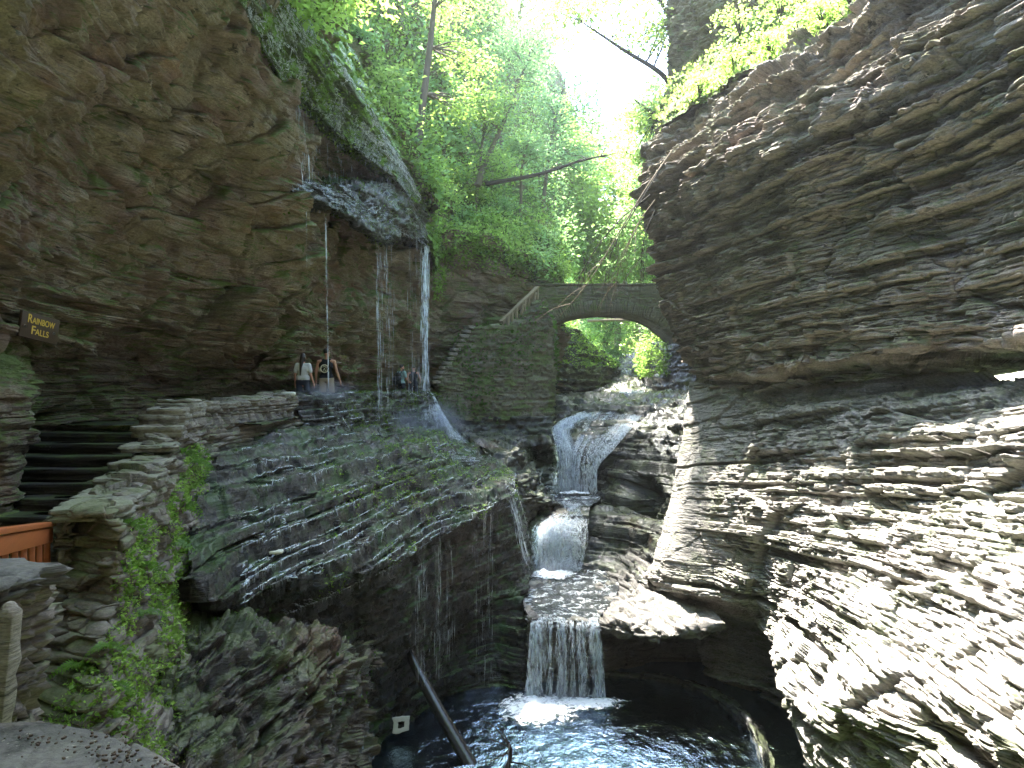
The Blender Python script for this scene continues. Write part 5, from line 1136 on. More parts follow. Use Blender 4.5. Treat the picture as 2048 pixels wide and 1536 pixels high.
def person(label, loc, yaw, H, arms, head_turn, skin, top, top_mat, bot_mat, bot_len, group=None, hair='short', female=False, stride=.10, scale_w=1.0, beard=False, lean=0.0):
    r = bpy.data.objects.new('person', None); C.objects.link(r); tag(r, label, 'person', group)
    r.location = loc; r.rotation_euler = (0, 0, yaw); r.scale = (H/1.8,)*3
    sw_ = (.165 if female else .20)*scale_w; hw = .095 if not female else .10
    hip = lambda s_: np.array((s_*hw, 0, .93)); kn = {1: np.array((hw+.01, stride+.03, .50)), -1: np.array((-hw-.01, -stride*.4+.03, .50))}; an_ = {1: np.array((hw+.01, stride*1.2, .09)), -1: np.array((-hw-.01, -stride*1.5, .10))}
    up = lambda x, y, z: np.array((x, y+lean*(z-.95), z))
    sh = lambda s_: up(s_*sw_, 0, 1.445)
    B_ = [cap(up(-.06, 0, .98), up(.06, 0, .98), .125, .125, fl=.85), cap(up(0, 0, .95), up(0, 0, 1.12), .135, .125, fl=.75), cap(up(0, 0, 1.12), up(0, 0, 1.34), .125, .15, fl=.72),
          cap(up(-.07, 0, 1.33), up(.07, 0, 1.33), .125, .125, fl=.8), cap(up(-sw_*.75, 0, 1.43), up(sw_*.75, 0, 1.43), .068, .068), cap(up(0, .0, 1.44), up(0, .02, 1.58), .060, .052)]
    c, s_ = math.cos(head_turn), math.sin(head_turn); hz_ = 1.675
    Rh = lambda x, y, z: np.array((x*c-y*s_, x*s_+y*c+.025+lean*.7, z+hz_))
    def Rv(vf): v, f = vf; return np.array([Rh(*q) for q in v]), f
    B_ += [Rv(ell((0, -.005, .02), (.074, .094, .105))), Rv(ell((0, .03, -.055), (.055, .06, .065))), Rv(cap((0, .09, -.0), (0, .108, -.03), .010, .014, 8)), Rv(ell((.076, -.005, -.01), (.012, .022, .032), 8)), Rv(ell((-.076, -.005, -.01), (.012, .022, .032), 8)), Rv(cap((-.018, .083, -.062), (.018, .083, -.062), .008, .008, 8))]
    for q in (1, -1):
        el, wr_ = np.array(arms[q][0], float), np.array(arms[q][1], float)
        B_ += [cap(sh(q)+np.array((0, 0, -.01)), el, .052 if not female else .044, .041 if not female else .035), cap(el, wr_, .042 if not female else .035, .027 if not female else .023)]
        B_ += hand(wr_, (wr_-el), q)
        B_ += [cap(hip(q), kn[q], .088, .058), cap(kn[q], (kn[q]*.6+an_[q]*.4)+np.array((0, -.02, 0)), .057, .058), cap(kn[q]*.6+an_[q]*.4+np.array((0, -.02, 0)), an_[q], .056, .038), cap(an_[q]+np.array((0, -.02, -.045)), an_[q]+np.array((0, .14, -.05)), .038, .032)]
    fused('body', B_, skin, r, .0075)
    # clothes follow the body a little outside it
    o_ = .014
    Tp = [cap(up(0, 0, .98 if not female else 1.04), up(0, 0, 1.13), .142+o_, .134+o_, fl=.78), cap(up(0, 0, 1.12), up(0, 0, 1.34), .132+o_, .155+o_, fl=.75), cap(up(-.07, 0, 1.34), up(.07, 0, 1.34), .128+o_, .128+o_, fl=.82), cap(up(-.06, 0, 1.0 if not female else 1.07), up(.06, 0, 1.0 if not female else 1.07), .125+o_, .125+o_, fl=.9)]
    if top == 'tee':
        Tp += [cap(up(-sw_*.8, 0, 1.435), up(sw_*.8, 0, 1.435), .068+o_, .068+o_)]
        for q in (1, -1): el = np.array(arms[q][0], float); e2 = sh(q)*.42+el*.58; Tp += [cap(sh(q), e2, .068+o_, .062+o_)]
    else:
        for q in (1, -1): Tp += [cap(up(q*.09, -.03, 1.38), up(q*.10, -.01, 1.475), .050+o_, .030+o_), cap(up(q*.09, .03, 1.38), up(q*.10, .01, 1.475), .050+o_, .030+o_)]
        Tp += [cap(up(0, -.045, 1.40), up(0, -.035, 1.45), .075, .04)]
    fused('tee_shirt' if top == 'tee' else 'tank_top', Tp, top_mat, r, .011, 5)
    Pn = [cap(up(-.06, 0, .97), up(.06, 0, .97), .128+o_*.6, .128+o_*.6, fl=.92), cap(hip(1)+np.array((0, 0, .02)), hip(-1)+np.array((0, 0, .02)), .10+o_, .10+o_)]
    for q in (1, -1):
        if bot_len == 'long': Pn += [cap(hip(q), kn[q], .090+o_, .062+o_), cap(kn[q], an_[q]+np.array((0, 0, .05)), .060+o_, .048+o_)]
        else: Pn += [cap(hip(q), hip(q)*.1+kn[q]*.9, .094+o_, .078+o_)]
    fused('trousers' if bot_len == 'long' else 'shorts', Pn, bot_mat, r, .012, 4)
    for q in (1, -1): fused('shoe', [cap(an_[q]+np.array((0, -.03, -.05)), an_[q]+np.array((0, .15, -.055)), .046, .040), cap(an_[q]+np.array((0, -.02, -.05)), an_[q]+np.array((0, 0, .0)), .046, .046)], M['shoe'], r, .01, 3)
    Hh = [Rv(ell((0, -.014, .034), (.083, .098, .102)))]
    v, f = Hh[0]
    if hair == 'long':
        Hh += [Rv(cap((0, -.07, .0), (-.03, -.10, -.12), .075, .060)), Rv(cap((-.03, -.10, -.12), (-.055, -.13, -.34), .055, .036)), Rv(cap((-.055, -.13, -.34), (-.06, -.135, -.52), .036, .014)), Rv(cap((.05, -.06, .0), (.055, -.07, -.10), .035, .02)), Rv(cap((-.05, -.05, .0), (-.06, -.06, -.11), .035, .02))]
        o = fused('hair', Hh, M['hair'], r, .009, 4)
    elif hair == 'crop': fused('hair', [Rv(ell((0, -.022, .040), (.077, .088, .090)))], M['hair'], r, .008, 4)
    else: fused('hair', [Rv(ell((0, -.020, .042), (.082, .094, .096))), Rv(cap((-.03, .05, .11), (.03, .05, .11), .03, .03))], M['hair'], r, .008, 4)
    for q in (1, -1):
        v, f = Rv(ell((q*.031, .081, .005), (.012, .008, .008), 8)); link_mesh('eye', v, f, M['white_eye'], r, smooth=True, local=True)
    if beard: fused('beard', [Rv(cap((-.05, .035, -.075), (0, .075, -.10), .026, .03)), Rv(cap((.05, .035, -.075), (0, .075, -.10), .026, .03)), Rv(cap((-.02, .095, -.05), (.02, .095, -.05), .008, .008))], M['hair'], r, .008, 3)
    return r, up
PATH = -.65
pw, _ = person('woman with long dark hair in a light grey tee walking away on the path', P(606, 780, 18.5)*np.array((1, 1, 0))+W(0, 0, PATH-.02), .05, 1.66,
   {1: ((.235, -.02, 1.17), (.30, .02, .93)), -1: ((-.225, -.02, 1.17), (-.235, .03, .93))}, .1, M['skin'], 'tee', M['greytee'], M['denim'], 'long', hair='long', female=True)
pm, up_f = person('man in a black tank top with a round cream print on the back', P(653, 780, 19.0)*np.array((1, 1, 0))+W(0, 0, PATH-.02), -.05, 1.83,
   {1: ((.285, -.01, 1.17), (.36, .02, .93)), -1: ((-.28, -.01, 1.17), (-.31, .05, .93))}, -.35, M['skin_tan'], 'tank', M['black'], M['khaki'], 'short', hair='crop', scale_w=1.06)
# round print on the back of the tank top
def ring(r0, r1, z0, nseg=40):
    a = np.linspace(0, 2*math.pi, nseg, endpoint=False); v = []
    for rr_ in (r0, r1):
        for t in a: v.append((rr_*math.cos(t), -.158-.012*math.cos(rr_*6), z0+rr_*math.sin(t)))
    f = [(i, (i+1) % nseg, nseg+(i+1) % nseg, nseg+i) for i in range(nseg)]
    return np.array(v), np.array(f)
pp = [ring(.104, .118, 1.24), ring(.085, .098, 1.24), ring(.0005, .012, 1.24)]
rr = random.Random(2)
for k in range(26):
    a = k*2*math.pi/26; v, f = box((.0, -.17, 0), (.012, .004, .014)); v[:, 0] += math.cos(a)*.0; 
    pp.append((v+np.array((math.cos(a)*.1015, 0, 1.24+math.sin(a)*.1015))*np.array((1, 1, 1)), f))
for k in range(30):
    x, z = rr.uniform(-.06, .06), rr.uniform(-.07, .07)
    if math.hypot(x, z) > .078: continue
    v, f = box((x, -.169, 1.24+z), (rr.uniform(.008, .03), .004, rr.uniform(.006, .014))); pp.append((v, f))
v, f = cat_mesh([(v+np.array((0, -.005, 0)), f) for v, f in pp]); link_mesh('round_print', v, f, M['cream'], pm, local=True)
p3, _ = person('bearded man in a pale teal tee with a dark backpack turning to his companion', P(803, 780, 28.2)*np.array((1, 1, 0))+W(0, 0, PATH-.02), -.75, 1.72,
   {1: ((.26, .06, 1.17), (.20, .27, 1.06)), -1: ((-.27, .02, 1.17), (-.24, .22, 1.0))}, -.55, M['skin_tan'], 'tee', M['teal'], M['denim'], 'long', beard=True)
fused('backpack', [cap((-.09, -.22, 1.02), (.09, -.22, 1.02), .115, .115), cap((-.08, -.23, 1.18), (.08, -.23, 1.18), .13, .13), cap((-.07, -.21, 1.36), (.07, -.21, 1.36), .10, .10), cap((-.05, -.33, 1.08), (.05, -.33, 1.08), .07, .07)], M['backpack'], p3, .014, 4)
for q in (1, -1):
    v, f = tube4(spline([(q*.10, -.13, 1.40), (q*.11, -.02, 1.535), (q*.11, .12, 1.42), (q*.12, .13, 1.2), (q*.13, -.05, 1.05)], 14), .018, 8); link_mesh('strap', v, f, M['backpack'], p3, smooth=True, local=True)
p4, _ = person('man in a dark navy tank top with cropped hair beside the thick strand', P(827, 780, 28.8)*np.array((1, 1, 0))+W(0, 0, PATH-.02), .08, 1.72,
   {1: ((.29, -.01, 1.18), (.27, .20, 1.05)), -1: ((-.28, -.01, 1.18), (-.24, .20, 1.05))}, .1, M['skin'], 'tank', M['navy'], M['denim'], 'short', hair='crop', scale_w=1.06)
# ------------------------------------------------------------------ trees, shrubs, ferns, ground cover
PRUNE = [(300, -400), (520, -400), (578, 0), (667, 124), (714, 192), (758, 260), (805, 336), (838, 406), (864, 474), (880, 640), (480, 640)]
def prune(p):
    x, y = proj(p); return p[~inpoly(x, y, PRUNE)]
TR = np.random.default_rng(77)
def near_on(name, px, py):
    G, N = SHEETS[name]; x, y = proj(G); k = np.argmin((x-px)**2+(y-py)**2+np.where(G[..., 1] < 1, 1e9, 0)); return G.reshape(-1, 3)[k].copy()
def tree(label, base, topp, r0, crowns, leafsize, mat, bark='bark', group=None, seed=0, bend=.3, cat='tree', limb=.35, nlimb=None, flat=.45, twigs=True):
    """Tapered trunk, limbs that reach into the crown and leaves in sprays at the twig ends. crowns: (centre, radii, sprays, leaves per spray)."""
    g = np.random.default_rng(seed); base, topp = np.array(base, float), np.array(topp, float)
    t = empty('tree' if cat == 'tree' else cat, base, label, cat, group)
    mid = (base+topp)/2+W(g.normal()*bend, g.normal()*bend, 0)
    tp = spline([base-W(0, 0, .3), base*.7+mid*.3, mid, mid*.4+topp*.6, topp], 18)
    parts = [tube4(tp, r0*np.linspace(1.25, .18, 18)**.9, 8)]
    V, Fc, off = [], [], 0
    for c, rd, ns, nl in crowns:
        c, rd = np.array(c, float), np.array(rd, float)
        u = g.normal(size=(ns, 3)); u /= np.linalg.norm(u, axis=1, keepdims=True); u *= (g.random((ns, 1))**.45)
        ends = c+u*rd
        for k, e in enumerate(ends):
            if twigs and k < 26:
                j = int(np.argmin(np.linalg.norm(tp[5:]-(e-W(0, 0, rd[2]*.35)), axis=1)))+5
                a = tp[j]; m_ = a*.45+e*.55+W(0, 0, .15*np.linalg.norm(e-a)*g.random())
                parts.append(tube4(spline([a, m_, e], 7), np.linspace(r0*limb*(1-j/24), .012, 7), 5))
            sg_ = np.linalg.norm(rd)/3.2/max(ns, 8)**.33*1.5
            p = e+g.normal(size=(nl, 3))*sg_*np.array((1, 1, flat)); V.append(p)
    p = prune(np.concatenate(V))
    v, f = leaves(p, leafsize, up=.75, rng=g, droop=.3)
    vt, ft = cat_mesh(parts); link_mesh('trunk', vt, ft, M[bark], t, smooth=True)
    link_mesh('crown', v, f, M[mat], t)
    return t
def shrub(label, c, rd, n, size, mat, seed, group, name='shrub', cat='shrub'):
    g = np.random.default_rng(seed); c = np.array(c, float); rd = np.array(rd, float)
    t = empty(name, c, label, cat, group)
    st_, V = [], []
    for k in range(9):
        a = g.uniform(0, 6.28); e = c+np.array((math.cos(a)*rd[0]*.7*g.random(), math.sin(a)*rd[1]*.7*g.random(), rd[2]*g.uniform(.4, 1.0)))
        st_.append(tube4(spline([c-W(0, 0, .2), c*.5+e*.5+W(0, 0, .1), e], 6), np.linspace(.03, .008, 6), 5))
        m = n//9; V.append(e+g.normal(size=(m, 3))*rd*np.array((.38, .38, .30)))
    v, f = leaves(prune(np.concatenate(V)), size, up=.7, rng=g, droop=.2)
    vs, fs = cat_mesh(st_); link_mesh('stem', vs, fs, M['bark_dark'], t); link_mesh('foliage', v, f, M[mat], t)
    return t
# ground cover on the wooded slope
def cover(name, sheetname, n, size, mat, label, mask=None, lift=.05, up=.4, seed=1, droop=.1):
    G, N = SHEETS[sheetname]; p, nn = scatter(G, N, n, mask, np.random.default_rng(seed))
    if len(p) == 0: return
    p = p+nn*lift*np.random.default_rng(seed).random((len(p), 1))
    if sheetname.startswith('hillside'): k_ = ~inpoly(*proj(p), PRUNE); p, nn = p[k_], nn[k_]
    v, f = leaves(p, size, nn, up=up, rng=np.random.default_rng(seed+5), droop=droop)
    o = link_mesh(name, v, f, M[mat]); return stuff(tag(o, label, 'plants'))
inframe = lambda x, y, m=160: (x > -m) & (x < 2048+m) & (y > -m-120) & (y < 1536+m)
def clump(p, sc, lo, s): return fbm(p[:, 0]*sc, p[:, 1]*sc, p[:, 2]*sc, 3, s) > lo
cover('ground_cover', 'hillside', 90000, .17, 'herb', 'low leafy herbs covering the wooded slope above the falls', lambda x, y, p, n, r: inframe(x, y) & (clump(p, .45, .46, 3) | (r < .12)) & (p[:, 1] < 60), .5, seed=2)
cover('ground_cover', 'hillside', 40000, .26, 'leaf2', 'bluish low leaves on the wooded slope', lambda x, y, p, n, r: inframe(x, y) & clump(p, .35, .5, 8) & (p[:, 1] > 26), .8, seed=3)
far_name = [k for k in SHEETS if k.startswith('hillside') and k != 'hillside']
cover('ground_cover', far_name[0], 50000, .34, 'leaf3', 'sunlit undergrowth on the far side of the gorge beyond the bridge', lambda x, y, p, n, r: inframe(x, y), 1.2, seed=4)
cover('ground_cover', far_name[1], 26000, .13, 'leaf3', 'sunlit weeds and grass on the ledge above the right cliff', lambda x, y, p, n, r: inframe(x, y) & (p[:, 1] < 32), .25, up=.15, seed=5, droop=-.4)
cover('moss', 'mossy_ledge', 9000, .06, 'mossleaf', 'bright moss and small weeds along the dripping brow', lambda x, y, p, n, r: inframe(x, y) & clump(p, .9, .47, 11), .06, seed=6)
cover('ground_cover', 'mossy_ledge', 3000, .08, 'leaf3', 'light green weeds rooted on the upper edge of the brow', lambda x, y, p, n, r: inframe(x, y) & clump(p, .6, .56, 13), .15, seed=7)
cover('moss', 'dripping_shelf', 3500, .06, 'mossleaf', 'moss tufts on the dripping shelf', lambda x, y, p, n, r: clump(p, 1.2, .56, 14) , .04, seed=8)
cover('moss', 'cliff', 9000, .07, 'mossleaf', 'olive moss patches on the overhanging cliff', lambda x, y, p, n, r: inpoly(x, y, [(230, 300), (420, 360), (590, 420), (600, 600), (430, 620), (330, 500)]) & clump(p, 1.1, .55, 15), .03, seed=9)
cover('ground_cover', 'cliff', 160000, .15, 'herb', 'herbs and creepers hanging over the top of the olive cliff', lambda x, y, p, n, r: (p[:, 1] > 28) & inpoly(x, y, [(850, 430), (1130, 480), (1128, 570), (1040, 556), (960, 530), (890, 545), (868, 600)]) & (clump(p, .7, .42, 16) | (y < 505+r*40)), .4, seed=10)
cover('moss', 'rock_terrace', 42000, .045, 'herb', 'green moss in the runnels of the wet terrace', lambda x, y, p, n, r: (p[:, 2] > -3.5) & (x > 640) & clump(p, 1.4, .56, 17), .03, seed=11)
tnames = [k for k in SHEETS if k.startswith('wall_body')]
cover('moss', tnames[1], 9000, .05, 'mossleaf', 'dark moss on the courses of the wet wall', lambda x, y, p, n, r: (x > 690) & clump(p, 1.4, .47, 18), .03, seed=12)
cover('ivy', tnames[2], 3800, .15, 'darkleaf', 'ivy hanging on the dry stone retaining wall', lambda x, y, p, n, r: clump(p, .6, .56, 19) | (inpoly(x, y, [(1000, 640), (1105, 600), (1090, 700), (1010, 700)]) & (r < .6)), .12, seed=13)
cover('ivy', tnames[3] if len(tnames) > 3 else tnames[2], 900, .14, 'darkleaf', 'creepers on the left end of the bridge', lambda x, y, p, n, r: (x < 1150) & clump(p, .8, .5, 20), .1, seed=14) if False else None
cover('ground_cover', 'shoulder', 9000, .13, 'herb', 'bright weeds on the rock shoulder seen through the arch', lambda x, y, p, n, r: (y < 735) & (n[:, 2] > -.2) & (y > 560), .12, seed=15)
wallmask = lambda x, y, p, n, r: inpoly(x, y, [(235, 1060), (330, 1010), (390, 880), (420, 920), (400, 1010), (385, 1150), (370, 1300), (330, 1536), (60, 1536), (120, 1400), (230, 1250)])
cover('ground_cover', 'wall_body', 90000, .036, 'herb', 'small creeping plants on the face of the winding wall', lambda x, y, p, n, r: wallmask(x, y, p, n, r) & clump(p, 2.2, .40, 21), .06, up=.3, seed=16)
cover('ground_cover', 'wall_body', 16000, .06, 'fern', 'broader seedlings on the face of the winding wall', lambda x, y, p, n, r: wallmask(x, y, p, n, r) & clump(p, 1.7, .54, 22), .05, up=.3, seed=17)
cover('moss', 'wall_body', 22000, .022, 'mossleaf', 'cushion moss at the foot of the winding wall', lambda x, y, p, n, r: inpoly(x, y, [(200, 1330), (380, 1300), (400, 1536), (220, 1536)]) & clump(p, 1.8, .5, 23), .02, seed=18)
sl_ = [k for k in SHEETS if k.startswith('rock_slope')]
cover('moss', sl_[1], 16000, .022, 'mossleaf', 'moss on the left flank of the wet lower rock', lambda x, y, p, n, r: (x < 400) & clump(p, 1.8, .45, 24), .02, seed=19)
cover('leaf_litter', sl_[1], 1500, .045, 'darkleaf', 'fallen leaves on the wet lower rock', lambda x, y, p, n, r: (x > 400) & (y < 1420), .01, up=.9, seed=20)
cover('leaf_litter', 'rock_terrace', 900, .05, 'darkleaf', 'fallen leaves and twigs on the wet terrace', lambda x, y, p, n, r: (x < 700) & (p[:, 2] > -3.5), .01, up=.9, seed=21)

cover('ground_cover', 'footright', 14000, .16, 'herb', 'leafy creepers on the rock under the right end of the arch', lambda x, y, p, n, r: (x < 1345) & (y < 752) & (clump(p, .8, .42, 27)), .35, seed=27)
# ferns on the winding wall: one built, the rest copied
def make_fern(size=.30):
    g = np.random.default_rng(4); t = empty('fern', (0, 0, 0), 'fern', 'fern', 'ferns rooted in the winding wall')
    for k in range(9):
        a = g.uniform(-1.9, 1.9); ln = size*g.uniform(.7, 1.15); d0 = np.array((math.sin(a), 0, math.cos(a)*.4+.35)); out = np.array((0, -1.0, 0))*g.uniform(.4, .9)
        s_ = np.linspace(0, 1, 11); pt = np.array([(d0*q*ln+out*q*ln*.8+np.array((0, 0, -.75*q*q*ln))) for q in s_])
        parts = [tube4(pt, np.linspace(.003, .001, 11), 4)]
        tg = norm(np.gradient(pt, axis=0)); sd = norm(np.cross(tg, (0, -.6, .8)))
        for j in range(1, 11):
            w_ = ln*.26*(1-s_[j])**.7*(1 if j > 1 else .6)+.008
            for q in (1, -1):
                b = pt[j]; tip = b+sd[j]*q*w_+tg[j]*w_*.35; h_ = ln*.035
                v = np.array([b-tg[j]*h_, (b+tip)/2-tg[j]*h_+W(0, 0, .004), tip, (b+tip)/2+tg[j]*h_]); parts.append((v, np.array([[0, 1, 2, 3]])))
        v, f = cat_mesh(parts); link_mesh('frond', v, f, M['fern'], t, local=True)
    return t
def copy_tree(o, parent=None):
    c = o.copy(); C.objects.link(c)
    if parent: c.parent = parent; c.matrix_parent_inverse = o.matrix_parent_inverse.copy()
    for ch in o.children: copy_tree(ch, c)
    return c
fern0 = make_fern(); G, N = SHEETS['wall_body']
spots = [(372, 905, 1.5, 'fern just under the wall crest beside the coping step'), (395, 925, 1.1, 'small fern at the bend below the wall crest'), (350, 990, 1.6, 'fern drooping from the middle of the wall face'), (372, 1010, 1.5, 'wide fern reaching over the wet terrace'), (262, 1045, 1.0, 'dark fern tucked below the wall corner'),
         (330, 1085, 1.4, 'bright fern spreading by the terrace foot of the wall'), (352, 1075, 1.3, 'fern with long fronds beside the bright one'), (296, 1130, 1.0, 'fern among creepers in the mid wall'), (290, 1225, .8, 'small fern above the mossy hollow'), (215, 1290, .7, 'little fern low on the wall by the mortar'), (160, 1330, .9, 'low fern near the parapet corner'), (232, 1370, .8, 'fern beside the moss cushion'), (318, 1170, .9, 'light fern on the lower wall edge')]
for k, (px, py, s_, lab) in enumerate(spots):
    o = fern0 if k == 0 else copy_tree(fern0)
    p = near_on('wall_body', px, py); o.location = tuple(p*.995); o.scale = (s_*.8,)*3; o.rotation_euler = (0, 0, RNG.uniform(-.2, .7)); o['label'] = lab+' of the winding stone wall' if 'wall' not in lab else lab

# trees on the left slope
lab = ['slim pale trunk rising from the slope edge beside the mossy brow', 'leafy sapling on the slope right above the mossy brow', 'maple with broad leaves overhanging the top of the falls', 'young tree behind the slim pale trunk', 'bushy tree on the upper slope', 'tree with leaning trunk on the mid slope', 'feathery tree above the olive cliff',
       'tall tree near the sky gap on the upper slope', 'tree overhanging the bridge from the left slope', 'bluish tree above the bridge stairs', 'round tree on the slope crest', 'dense tree behind the leaning trunk']
H = lambda px, py: near_on('hillside', px, py)
G1 = 'trees on the left slope'
b = P(830, 335, 27.2); t_ = P(878, -60, 27.6)
tree(lab[0], b, t_+W(.2, 0, 2.5), .16, [(P(900, -60, 27.5), (1.6, 1.6, 1.6), 22, 70), (P(925, 125, 29), (1.3, 1.3, .5), 10, 60), (P(905, 220, 28.5), (1.2, 1.2, .35), 8, 50)], .15, 'leaf', group=G1, seed=1, bend=.12)
b = H(640, -60); tree(lab[2], b, b+W(-.4, -.8, 5), .11, [(P(640, -30, 14.6), (1.7, 1.5, .8), 24, 70), (P(560, 20, 13.4), (.8, .8, .5), 8, 50)], .13, 'leaf', group=G1, seed=3)
b = H(880, 240); tree(lab[3], b, b+W(.3, 0, 8), .12, [(b+W(.4, -.5, 6.6), (2.4, 2.2, 2.2), 30, 80), (b+W(.6, -1, 3.2), (1.6, 1.5, .8), 12, 70)], .17, 'leaf', group=G1, seed=4)
b = H(800, 60); tree(lab[4], b, b+W(.4, 0, 9), .16, [(b+W(.5, -.6, 7), (2.8, 2.6, 2.6), 34, 90), (b+W(.8, -1.2, 3.4), (2, 1.8, .9), 14, 70)], .18, 'leaf3', group=G1, seed=5)
b = P(955, 360, 36.5); tree(lab[5], b, P(1062, 100, 39), .15, [(P(1050, 110, 39), (2.4, 2.2, 2.0), 30, 80), (P(1000, 230, 38), (1.8, 1.6, .6), 12, 70)], .19, 'leaf2', group=G1, seed=6, bend=.1)
b = H(950, 420); tree(lab[6], b, b+W(.8, -.3, 7), .10, [(b+W(1.2, -.6, 5), (2.2, 2, 2), 28, 80), (b+W(1.4, -1, 2.2), (1.8, 1.6, .7), 14, 70)], .17, 'leaf', group=G1, seed=7)
b = H(1030, 230); tree(lab[7], b, b+W(1.5, 0, 13), .22, [(b+W(1.6, -.5, 10), (3.6, 3.4, 4), 46, 90), (b+W(2.2, -1, 5), (2.6, 2.4, 1.4), 20, 80)], .24, 'leaf3', group=G1, seed=8)
b = H(1085, 420); tree(lab[8], b, b+W(1.6, -.6, 9), .13, [(b+W(1.8, -1, 6.4), (2.5, 2.3, 2.3), 30, 80), (b+W(2.2, -1.4, 3), (2.2, 2, .8), 16, 70)], .20, 'leaf2', group=G1, seed=9)
b = H(1040, 440); tree(lab[9], b, b+W(.8, -.6, 6), .10, [(b+W(.9, -.9, 4.4), (2, 1.8, 1.6), 26, 80)], .18, 'leaf2', group=G1, seed=10)
b = H(930, 90); tree(lab[10], b, b+W(.6, 0, 11), .2, [(b+W(.8, -.6, 8), (3.4, 3.2, 3.4), 40, 90), (b+W(1.2, -1, 3.6), (2.6, 2.2, 1.2), 16, 80)], .23, 'leaf', group=G1, seed=11)
b = H(1000, 300); tree(lab[11], b, b+W(1, 0, 9), .15, [(b+W(1.2, -.6, 6.6), (2.8, 2.6, 2.6), 32, 90)], .2, 'leaf2', group=G1, seed=12)
# big crowns on the rim, partly above the frame, that shade the terrace
for k, (c, rd, lb_) in enumerate(((W(-9.5, 29, 23), (4.2, 4.2, 3.4), 'large oak crown high on the left rim'),)):
    tree(lb_, c+W(-2.2, 1.5, -9), c+W(0, 0, 1), .26, [(c, rd, 70, 110)], .26, 'leaf' if k % 2 == 0 else 'leaf3', group='trees on the left rim', seed=40+k)
for k, (x, y, z) in enumerate(((-4.4, 12.0, 14.6), (-5, -3, 19), (5.5, -6, 20), (-1, -12, 21), (6, 3, 21), (-6, -16, 22), (4, -19, 22))):  # unseen crowns added to cut fill light and keep sun off the parapet
    c = W(x, y, z); tree(('nearest', 'first', 'second', 'third', 'fourth', 'fifth', 'sixth')[k]+' unseen tree added to block light into the gorge', c+W(6 if x > 0 else -6, 0, -6), c, .25, [(c, (4, 4, 2.5), 40, 90)], .34, 'leaf', group='unseen trees added to block light', seed=180+k, twigs=False)
# shrubs on the lower slope
g = np.random.default_rng(9); sp_ = [(835, 370), (860, 400), (890, 420), (925, 455), (960, 460), (1000, 480), (1040, 500), (1080, 530), (1105, 545), (900, 360), (950, 410), (1010, 430), (1060, 460), (780, 250), (760, 200), (720, 90), (840, 300), (980, 505), (1120, 560), (1095, 500), (893, 492), (935, 500), (1015, 525), (1070, 552)]
adj = ['low', 'broad', 'bright', 'dark', 'feathery', 'dense', 'loose', 'round', 'drooping', 'small']
for k, (px, py) in enumerate(sp_):
    p = H(px, py); wh = 'beside the mossy brow' if px < 840 else 'above the thick strand' if px < 930 else 'above the olive cliff' if px < 1060 else 'by the left end of the bridge'
    s_ = g.uniform(.8, 1.25)*(1 if p[1] > 24 else .6)
    shrub(f'{adj[k % 10]} green shrub {wh}, {"upper" if py < 430 else "lower"} row of the slope', p, (1.0*s_, 1.0*s_, .8*s_), 700, .14*s_**.5, ('herb', 'leaf', 'leaf3', 'leaf2')[k % 4], 200+k, 'shrubs on the left slope')
for k, (px, py, d) in enumerate(((1308, 680, 45), (1300, 715, 42), (1322, 650, 43), (1180, 690, 52), (1240, 690, 64))):
    shrub(('leafy shrub at the right foot of the arch', 'low shrub on the rock at the right of the arch', 'shrub hanging high at the right side of the arch', 'shrub behind the mossy shoulder in the arch', 'far shrub at the stream head in the arch')[k], P(px, py, d), (1.3, 1.2, 1.1), 700, .17, ('leaf2', 'leaf3', 'leaf', 'leaf3', 'leaf3')[k], 260+k, 'shrubs beyond the bridge')
# woods beyond the bridge
g = np.random.default_rng(21); fw = [(2, 70, 4), (5, 78, 6), (-2, 80, 8), (8, 88, 8), (0, 92, 8), (4.5, 100, 9), (11, 74, 9), (-6, 96, 12), (9.5, 62, 4), (12, 56, 7), (2.5, 84, 6), (7, 97, 8), (12.5, 48, 8), (13.5, 41, 9), (11.5, 36, 9.5), (3, 62, 1), (7.5, 57, 1.5), (1.5, 55, 1.2), (5.5, 66, 2)]
wl = ['pale sunlit tree closing the gorge', 'light tree at the gorge bend', 'hazy tree high on the left side', 'bright crown right of the gorge bend', 'distant tree under the sky gap', 'farthest crown at the end of the gorge', 'tree on the right slope beyond the bridge', 'far tree high on the left flank', 'leafy tree over the right bank upstream', 'tree leaning from the right cliff', 'middle tree of the distant wood', 'yellowish crown below the sky gap', 'tree behind the nose of the right cliff', 'tree just behind the right cliff tower', 'leafy tree above the right end of the bridge', 'shrubby tree seen through the arch', 'bright shrubby tree at the right side of the arch', 'bushy tree in the left half of the arch', 'small sunlit tree deep inside the arch']
for k, (x, y, z) in enumerate(fw):
    hgt = 9 if k < 15 else 5; rd = (3.6, 3.4, 4.0) if k < 12 else (2.4, 2.4, 3.0) if k < 15 else (1.9, 1.9, 1.6)
    b = W(x, y, z)
    tree(wl[k], b, b+W(g.normal()*.6-(.9 if x > 9 else 0), 0, hgt), .2, [(b+W(-(1.2 if x > 9 else 0), -.5, hgt*.68), rd, 44, 70), (b+W(-(1.5 if x > 9 else 0), -1, hgt*.3), (rd[0]*.8, rd[1]*.8, rd[2]*.4), 16, 60)], .34 if k < 12 else .2, ('leaf3', 'leaf2', 'leaf')[k % 3], group='woods beyond the bridge', seed=60+k, twigs=k > 7)
fp = [(1150, 330, 60), (1200, 345, 66), (1250, 335, 62), (1292, 300, 55), (1318, 215, 48), (1165, 420, 58), (1230, 425, 60), (1282, 420, 52), (1128, 250, 62), (1262, 250, 70), (1185, 270, 74)]
